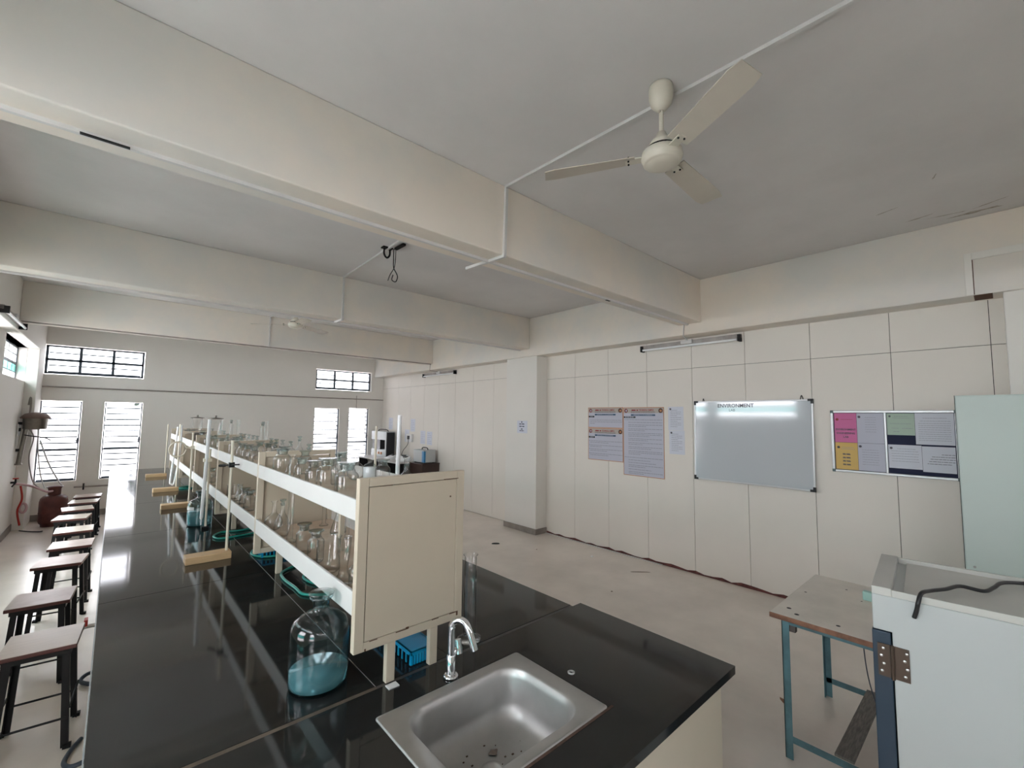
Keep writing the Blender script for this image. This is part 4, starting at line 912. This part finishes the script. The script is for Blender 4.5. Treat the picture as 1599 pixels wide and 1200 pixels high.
ang = math.radians(-5)
inc = thing('lab_incubator', 'big white lab incubator with navy door edge, cropped by frame', 'incubator', (2.084, 0.349, 0), (0, 0, math.radians(5)))
ID, IW = 0.53, 0.85      # depth in x, width in -y
TZ = 1.20
pf = [(0, 1.05), (0, TZ-0.028), (-IW, TZ-0.028), (-IW, 0.04), (-0.052, 0.04), (-0.052, 1.05)]
MB().add([(0, y, z) for y, z in pf]+[(ID, y, z) for y, z in pf], [tuple(range(6))[::-1], tuple(range(6, 12))]+[(i, (i+1) % 6, (i+1) % 6+6, i+6) for i in range(6)]).obj('cabinet', M_unit, inc, bevel=0.003)
MB().box(0, -0.056, TZ-0.028, ID, 0, TZ).box(0, -IW, TZ-0.028, 0.012, -0.056, TZ-0.004).box(ID-0.012, -IW, TZ-0.028, ID, -0.056, TZ-0.004).obj('top_rim', M_unit_top, inc, bevel=0.002)
MB().box(0.024, -IW, TZ-0.028, ID-0.012, -0.085, TZ-0.020).box(0.016, -IW, TZ-0.028, 0.020, -0.062, TZ-0.016).obj('recessed_top', M_unit_top, inc, bevel=0.002)
MB().box(0.004, -0.048, 0.06, ID-0.004, 0.004, 1.045).obj('door', M_unit_navy, inc, bevel=0.003)
hg = MB().box(-0.004, -0.045, 0.895, 0.001, -0.010, 1.005).box(-0.0045, -0.095, 0.895, 0.0, -0.055, 1.005).rod((-0.007, -0.05, 0.893), (-0.007, -0.05, 1.007), 0.006, n=10).obj('hinge', M_hinge, inc)
sc = MB()
for yy_ in (-0.02, -0.082):
    for k in range(4): sc.lathe([(0.0055, 0), (0.004, 0.002), (0, 0.0025)], 10, M=Matrix.Translation((-0.004, yy_-(0.006 if k % 2 else 0), 0.912+0.026*k)) @ Matrix.Rotation(-PI/2, 4, 'Y'))
sc.obj('screws', M_chrome, hg)
MB().box(0.05, -IW+0.05, 0, 0.10, -IW+0.1, 0.04).box(0.05, -0.12, 0, 0.10, -0.07, 0.04).box(ID-0.1, -IW+0.05, 0, ID-0.05, -IW+0.1, 0.04).box(ID-0.1, -0.12, 0, ID-0.05, -0.07, 0.04).obj('foot', M_dark, inc)
tb([(2.085, 0.236, 1.122), (2.082, 0.228, 1.150), (2.075, 0.222, 1.180), (2.10, 0.215, 1.206), (2.166, 0.198, 1.203), (2.25, 0.165, 1.198), (2.324, 0.131, 1.200), (2.361, 0.075, 1.190), (2.43, 0.05, 1.193), (2.493, 0.03, 1.200), (2.56, -0.02, 1.197), (2.66, -0.12, 1.19), (2.69, -0.14, 1.05)], 0.0065, 'black power cable draped over white incubator top', M_black, 'power_cable', 'cable', 10)

cb = thing('steel_cupboard', 'tall pale green steel cupboard against the panel wall', 'cupboard', (4.66, -0.235, 0))
MB().box(-0.2, -0.455, 0.05, 0.23, 0.455, 1.99).obj('body', M_cup, cb, bevel=0.003)
for a, b in ((-0.45, -0.002), (0.002, 0.45)):
    d_ = MB().box(-0.212, a, 0.07, -0.2, b, 1.98).obj('door', M_cup, cb, bevel=0.002)
MB().box(-0.20, 0.4555, 0.05, -0.19, 0.458, 1.99).obj('dark_side_edge', M_dark, cb)
MB().lathe([(0.008, 0), (0.006, 0.006), (0, 0.007)], 10, M=Matrix.Translation((-0.212, 0.41, 0.81)) @ Matrix.Rotation(-PI/2, 4, 'Y')).obj('bolt', M_steel, cb)
MB().box(-0.18, -0.44, 0, 0.2, -0.40, 0.05).box(-0.18, 0.40, 0, 0.2, 0.44, 0.05).obj('foot', M_dark, cb)

# ------------------------------------------------------------------ far right desk and instruments
dk = thing('side_desk', 'dark wood desk with grey top along far panel wall', 'desk', (4.85, 9.3, 0))
def dbx(name, a, m_, bevel=0.003): return MB().box(a[0]-4.85, a[1]-9.3, a[2], a[3]-4.85, a[4]-9.3, a[5]).obj(name, m_, dk, bevel=bevel)
dbx('desk_top', (4.45, 8.5, 0.80, 5.14, 10.6, 0.83), M_desktop)
dbx('end_cabinet', (4.74, 7.98, 0.02, 5.14, 8.5, 0.815), M_desk)
dbx('cabinet_top', (4.72, 7.96, 0.815, 5.145, 8.5, 0.83), M_desk)
for yy_ in (8.55, 9.4, 10.5): dbx('leg_frame', (4.48, yy_, 0.0, 5.10, yy_+0.03, 0.80), M_dark)
ph = thing('flame_photometer', 'white open-fronted instrument with dark window on far desk', 'instrument', (4.80, 9.76, 0.83), group='instruments on the far desk')
MB().box(0, 0, 0.0, 0.21, 0.80, 0.17).box(0, 0, 0.40, 0.21, 0.80, 0.60).box(0, 0, 0.17, 0.21, 0.06, 0.40).obj('housing', M_unit, ph, bevel=0.004)
MB().box(0.02, 0.36, 0.17, 0.20, 0.78, 0.40).obj('dark_window', M_black, ph)
MB().rod((0.08, 0.18, 0.17), (0.08, 0.18, 0.40), 0.025, n=10).obj('column', M_desk, ph)
kb = MB().rod((-0.02, 0, 0), (0.0, 0, 0), 0.03, n=14).mesh('knob', M_knob)
for yk in (0.24, 0.38): link('knob', kb, ph, loc=(0, yk, 0.085))
MB().box(0.01, -0.012, 0.02, 0.21, 0.0, 0.58).obj('black_side', M_black, ph)
MB().tube([(0.1, 0.1, 0.60), (0.1, 0.2, 0.64), (0.1, 0.55, 0.64), (0.1, 0.65, 0.60)], 0.01, 8).obj('handle', M_dark, ph)
co = thing('colorimeter', 'white box instrument with blue panel at end of far desk', 'instrument', (4.79, 8.02, 0.83), group='instruments on the far desk')
MB().box(0, 0, 0.015, 0.28, 0.43, 0.27).obj('housing', M_unit, co, bevel=0.006)
MB().box(-0.004, 0.0, 0.02, 0.0, 0.075, 0.25).box(0.0, -0.004, 0.02, 0.04, 0.0, 0.25).obj('blue_panel', M_bluepanel, co)
MB().tube([(0.14, 0.08, 0.27), (0.14, 0.12, 0.31), (0.14, 0.28, 0.31), (0.14, 0.32, 0.27)], 0.01, 8).obj('handle', M_dark, co)
MB().box(0.02, 0.02, 0, 0.05, 0.05, 0.015).box(0.02, 0.38, 0, 0.05, 0.41, 0.015).box(0.23, 0.02, 0, 0.26, 0.05, 0.015).box(0.23, 0.38, 0, 0.26, 0.41, 0.015).obj('foot', M_dark, co)
for j, (x, y, lb) in enumerate(((4.62, 9.35, 'small white meter with sloping front, beside the open-fronted instrument'), (4.75, 9.05, 'small white meter in the middle of far desk'), (4.62, 8.72, 'small white meter beside the blue-panelled instrument'))):
    mt = thing('bench_meter', lb, 'instrument', (x, y, 0.83), (0, 0, 0.1*j), 'instruments on the far desk')
    MB().add([(0, -0.12, 0), (0.2, -0.12, 0), (0.2, 0.12, 0), (0, 0.12, 0), (0, -0.12, 0.025), (0.2, -0.12, 0.10), (0.2, 0.12, 0.10), (0, 0.12, 0.025)], [(0, 3, 2, 1), (4, 5, 6, 7), (0, 1, 5, 4), (1, 2, 6, 5), (2, 3, 7, 6), (3, 0, 4, 7)]).obj('case', M_white, mt, bevel=0.008)
    MB().box(0.12, -0.05, 0.075, 0.19, 0.05, 0.102).obj('display', M_black, mt)
sk_ = thing('wall_socket', 'white switched socket with cable on far panel wall', 'socket', (XR, 9.25, 1.30))
MB().box(-0.05, -0.13, -0.09, 0.0, 0.13, 0.09).obj('box', M_white, sk_, bevel=0.006)
MB().box(-0.06, -0.04, -0.03, -0.05, 0.05, 0.05).obj('plug', M_black, sk_)
MB().tube([(-0.06, 0.0, -0.02), (-0.07, 0.0, -0.15), (-0.10, 0.15, -0.30), (-0.12, 0.2, -0.44)], 0.006, 6).obj('cable', M_dark, sk_)

# ------------------------------------------------------------------ left corner: gas cylinder, still, hoses
gc = thing('gas_cylinder', 'dark red gas cylinder on the floor by the far left windows', 'gas cylinder', (-0.64, 10.18, 0))
MB().lathe([(0, 0.0), (0.13, 0.0), (0.13, 0.03), (0.15, 0.05), (0.163, 0.09), (0.165, 0.30), (0.165, 0.38), (0.155, 0.43), (0.125, 0.465), (0.09, 0.48), (0.04, 0.49), (0, 0.49)], 32).obj('body', M_gas, gc)
MB().lathe([(0.075, 0.47), (0.075, 0.57), (0.085, 0.60), (0.10, 0.61), (0.10, 0.605), (0.08, 0.59), (0.07, 0.57), (0.07, 0.47)], 24).obj('collar', M_gas, gc)
MB().rod((0, 0, 0.48), (0, 0, 0.56), 0.018, n=10).rod((-0.06, -0.02, 0.55), (0.02, 0, 0.55), 0.014, n=8).obj('valve', M_dark, gc)
MB().lathe([(0.16, 0.20), (0.167, 0.205), (0.167, 0.215), (0.16, 0.22)], 32).obj('weld_band', M_gas, gc)
ws = thing('water_still', 'wall-mounted metal water still with brown lid, far left corner', 'water still', (-0.895, 9.88, 0))
MB().lathe([(0, 1.53), (0.12, 1.53), (0.13, 1.54), (0.137, 1.69), (0.145, 1.70)], 32, ).obj('tank', M_stillm, ws)
MB().lathe([(0.165, 1.695), (0.168, 1.705), (0.15, 1.73), (0.12, 1.765), (0.05, 1.785), (0, 1.788)], 32).lathe([(0, 1.695), (0.165, 1.695)], 32).obj('lid', M_stilllid, ws)
MB().rod((-0.09, 0, 1.53), (-0.135, 0.0, 1.02), 0.028, n=14).lathe([(0.04, 0), (0.04, 0.02), (0, 0.02)], 16, c=(-0.135, 0, 1.0)).obj('condenser', M_stillm, ws)
MB().box(-0.175, -0.02, 1.2, -0.10, 0.02, 1.24).box(-0.175, -0.03, 1.60, -0.12, 0.03, 1.64).obj('bracket', M_dark, ws)
hoses = [([(-0.95, 9.88, 1.53), (-0.90, 9.9, 1.40), (-0.93, 9.92, 1.1), (-0.88, 10.0, 0.75), (-0.80, 10.02, 0.62)], 0.008, 'pale hose falling from left side of the still', M_pipe),
         ([(-0.86, 9.90, 1.53), (-0.84, 9.9, 1.2), (-0.80, 9.95, 0.85), (-0.74, 9.98, 0.62)], 0.008, 'straight grey hose under middle of the still', M_alu),
         ([(-0.83, 9.90, 1.36), (-0.72, 9.95, 1.0), (-0.60, 10.0, 0.72), (-0.55, 10.02, 0.64)], 0.010, 'slanting pale hose from still to gas cylinder', M_alu),
         ([(-0.99, 9.8, 1.45), (-0.92, 9.82, 1.43), (-0.78, 9.85, 1.40), (-0.72, 9.9, 1.36)], 0.008, 'short dark clamp rod below the still tank', M_dark),
         ([(-1.02, 9.7, 0.74), (-0.95, 9.75, 0.72), (-0.84, 9.85, 0.66), (-0.72, 9.95, 0.57), (-0.66, 10.1, 0.55)], 0.016, 'pink hose from the wall tap to gas cylinder valve', M_pinkhose),
         ([(-0.97, 9.75, 0.70), (-0.95, 9.8, 0.50), (-0.99, 9.85, 0.32), (-0.96, 9.9, 0.1)], 0.012, 'dark red hose dropping to the corner floor', M_redbr)]
for pts, r0, lb, m_ in hoses: tb(pts, r0, lb, m_)
for k_, (x, y, a, ln, wd) in enumerate(((4.62, 0.36, 1.3, 0.10, 0.012), (4.70, 0.20, 1.7, 0.14, 0.010), (4.78, 0.05, 1.5, 0.18, 0.03), (4.66, -0.02, 1.1, 0.12, 0.010), (4.30, 0.52, 1.2, 0.09, 0.008), (3.9, 0.22, 0.3, 0.05, 0.006))):
    mm_ = MB(); pts = [(ln*math.cos(t_)*(0.8+0.2*math.sin(3*t_+k_)), wd*math.sin(t_)*(0.7+0.3*math.cos(5*t_))) for t_ in [2*PI*i/14 for i in range(14)]]
    mm_.add([(p0, p1, 0) for p0, p1 in pts], [tuple(range(14))[::-1]])
    o = mm_.obj('mould_stain', mat('mould', (0.30, 0.26, 0.22), 0.9, col2=(0.55, 0.52, 0.48), scale=30), bpy.data.objects['ceiling'], loc=(x, y, ZC-0.0008), rot=(0, 0, a))
tpw = thing('wall_tap', 'red-topped wall tap above the pink hose, far left', 'tap', (-1.07, 9.7, 0.76))
MB().rod((0, 0, 0), (0.06, 0, 0), 0.014, n=10).rod((0.05, 0, 0), (0.05, 0, 0.05), 0.01, n=8).rod((0.05, 0, 0), (0.02, -0.02, -0.06), 0.01, n=8).obj('body', M_dark, tpw)
MB().box(0.02, -0.025, 0.05, 0.08, 0.025, 0.065).obj('handle', M_redbr, tpw, bevel=0.003)
co_ = thing('hose_coil', 'pink coil of tubing hanging low in the far left corner', 'hose', (-0.955, 10.052, 0.33))
MB().tube([(0.0+0.03*math.cos(a)*1.2, 0, 0.07*math.sin(a)) for a in [2*PI*i/12 for i in range(13)]], 0.0155, 8, smooth_n=2).obj('coil', M_pinkhose, co_)
tb([(-0.96, 9.95, 0.012), (-0.85, 9.8, 0.012), (-0.74, 9.7, 0.012), (-0.70, 9.66, 0.02)], 0.009, 'black cable ending in a plug on far left floor', M_black, 'power_cable', 'cable')
sbx = thing('switch_board', 'small grey switch plate on the left wall', 'switch', (XL, 9.93, 1.52))
MB().box(0, -0.11, -0.09, 0.014, 0.11, 0.09).obj('plate', M_alu, sbx, bevel=0.003)
for k in range(3): MB().box(0.014, -0.08+0.06*k, -0.02, 0.022, -0.05+0.06*k, 0.03).obj('switch', M_dark, sbx)
tb([(-1.0, 10.06, 1.9), (-0.985, 10.055, 2.02), (-0.975, 10.055, 1.9), (-0.98, 10.055, 1.7)], 0.012, 'dark rope loop hanging above the still', M_pipe, 'rope_loop', 'rope')

# floor litter
def lit(x, y, sx_, sy_, h, m_, label, name='debris', rz=0.4):
    n = 7; pts = []
    rn = random.Random(int(x*100))
    for i in range(n):
        a = 2*PI*i/n; rr = rn.uniform(0.65, 1.0); pts.append((sx_*rr*math.cos(a), sy_*rr*math.sin(a)))
    vs = [(a, b, 0) for a, b in pts]+[(a*0.8, b*0.8, h) for a, b in pts]
    mb = MB().add(vs, [tuple(range(n))[::-1], tuple(range(n, 2*n))]+[(i, (i+1) % n, (i+1) % n+n, i+n) for i in range(n)])
    o = one(mb, name, m_, label, 'litter'); o.location = (x, y, 0.0); o.rotation_euler = (0, 0, rz)
lit(4.14, 4.92, 0.07, 0.03, 0.012, M_dark, 'dark scrap on the floor in front of the pillar', 'cloth_scrap', -0.7)
lit(4.74, 3.67, 0.03, 0.02, 0.006, M_white, 'white paper chip on floor below the posters', 'paper_chip')
lit(3.96, 2.81, 0.016, 0.012, 0.005, M_floor_mark, 'small brown crumb in the middle of the open floor', 'crumb')
lit(4.40, 4.35, 0.02, 0.01, 0.005, M_floor_mark, 'small brown crumb between pillar and bench', 'crumb')
lit(4.70, 2.95, 0.16, 0.02, 0.003, M_floor_mark, 'brown streak of dirt by the wall foot', 'dirt_streak', 2.4)
lit(3.30, 1.02, 0.05, 0.02, 0.002, mat('rust_spill', (0.28, 0.13, 0.07), 0.6), 'rust-coloured spill on floor behind teal table leg', 'rust_spill', 0.9)

# ------------------------------------------------------------------ outside
struct(MB().box(-60, -60, -0.6, 60, YB-0.3, -0.4).box(-60, YF+0.3, -0.6, 60, 60, -0.4).box(-60, YB-0.3, -0.6, XL-0.45, YF+0.3, -0.4).obj('ground', M_ground))
hs = thing('neighbour_building', 'pale building with pinkish pier seen through far left window', 'building', (-3.2, 17.5, -0.4))
MB().box(-4, 0, 0, -0.35, 5, 2.6).obj('wall', M_house, hs)
MB().box(0.05, 0.0, 0.55, 1.15, 0.5, 2.15).obj('pier', M_housep, hs)
for k in range(5): MB().bar((-0.2, -0.05, 0.8+0.22*k), (1.5, -0.05, 0.95+0.22*k), 0.03, 0.03).obj('rail', M_house, hs)
def tree(x, y, h, r0, label, seed):
    t_ = thing('tree', label, 'tree', (x, y, -0.4)); rn = random.Random(seed)
    MB().rod((0, 0, 0), (0.1, 0, h*0.6), 0.12, 0.06, n=8).rod((0.1, 0, h*0.55), (0.6, 0.1, h*0.85), 0.05, 0.02, n=6).rod((0.1, 0, h*0.55), (-0.5, 0.1, h*0.9), 0.05, 0.02, n=6).obj('trunk', M_bark, t_)
    mb = MB()
    for i in range(1600):
        d = Vector((rn.gauss(0, 1), rn.gauss(0, 1), rn.gauss(0, 0.7))).normalized()*r0*rn.uniform(0.3, 1)
        c = Vector((0, 0, h*0.85))+d; a = Vector((rn.uniform(-1, 1), rn.uniform(-1, 1), rn.uniform(-1, 1)))*0.11; b = Vector((rn.uniform(-1, 1), rn.uniform(-1, 1), rn.uniform(-1, 1)))*0.06
        mb.add([c-a, c+b, c+a, c-b], [(0, 1, 2, 3)])
    mb.obj('leaves', M_leaf, t_)['kind'] = 'stuff'
tree(-4.6, 24.5, 3.6, 1.1, 'dark tree outside the left end of far ventilator', 1)
tree(1.35, 22.0, 3.5, 0.9, 'dark tree outside the right end of far left ventilator', 2)
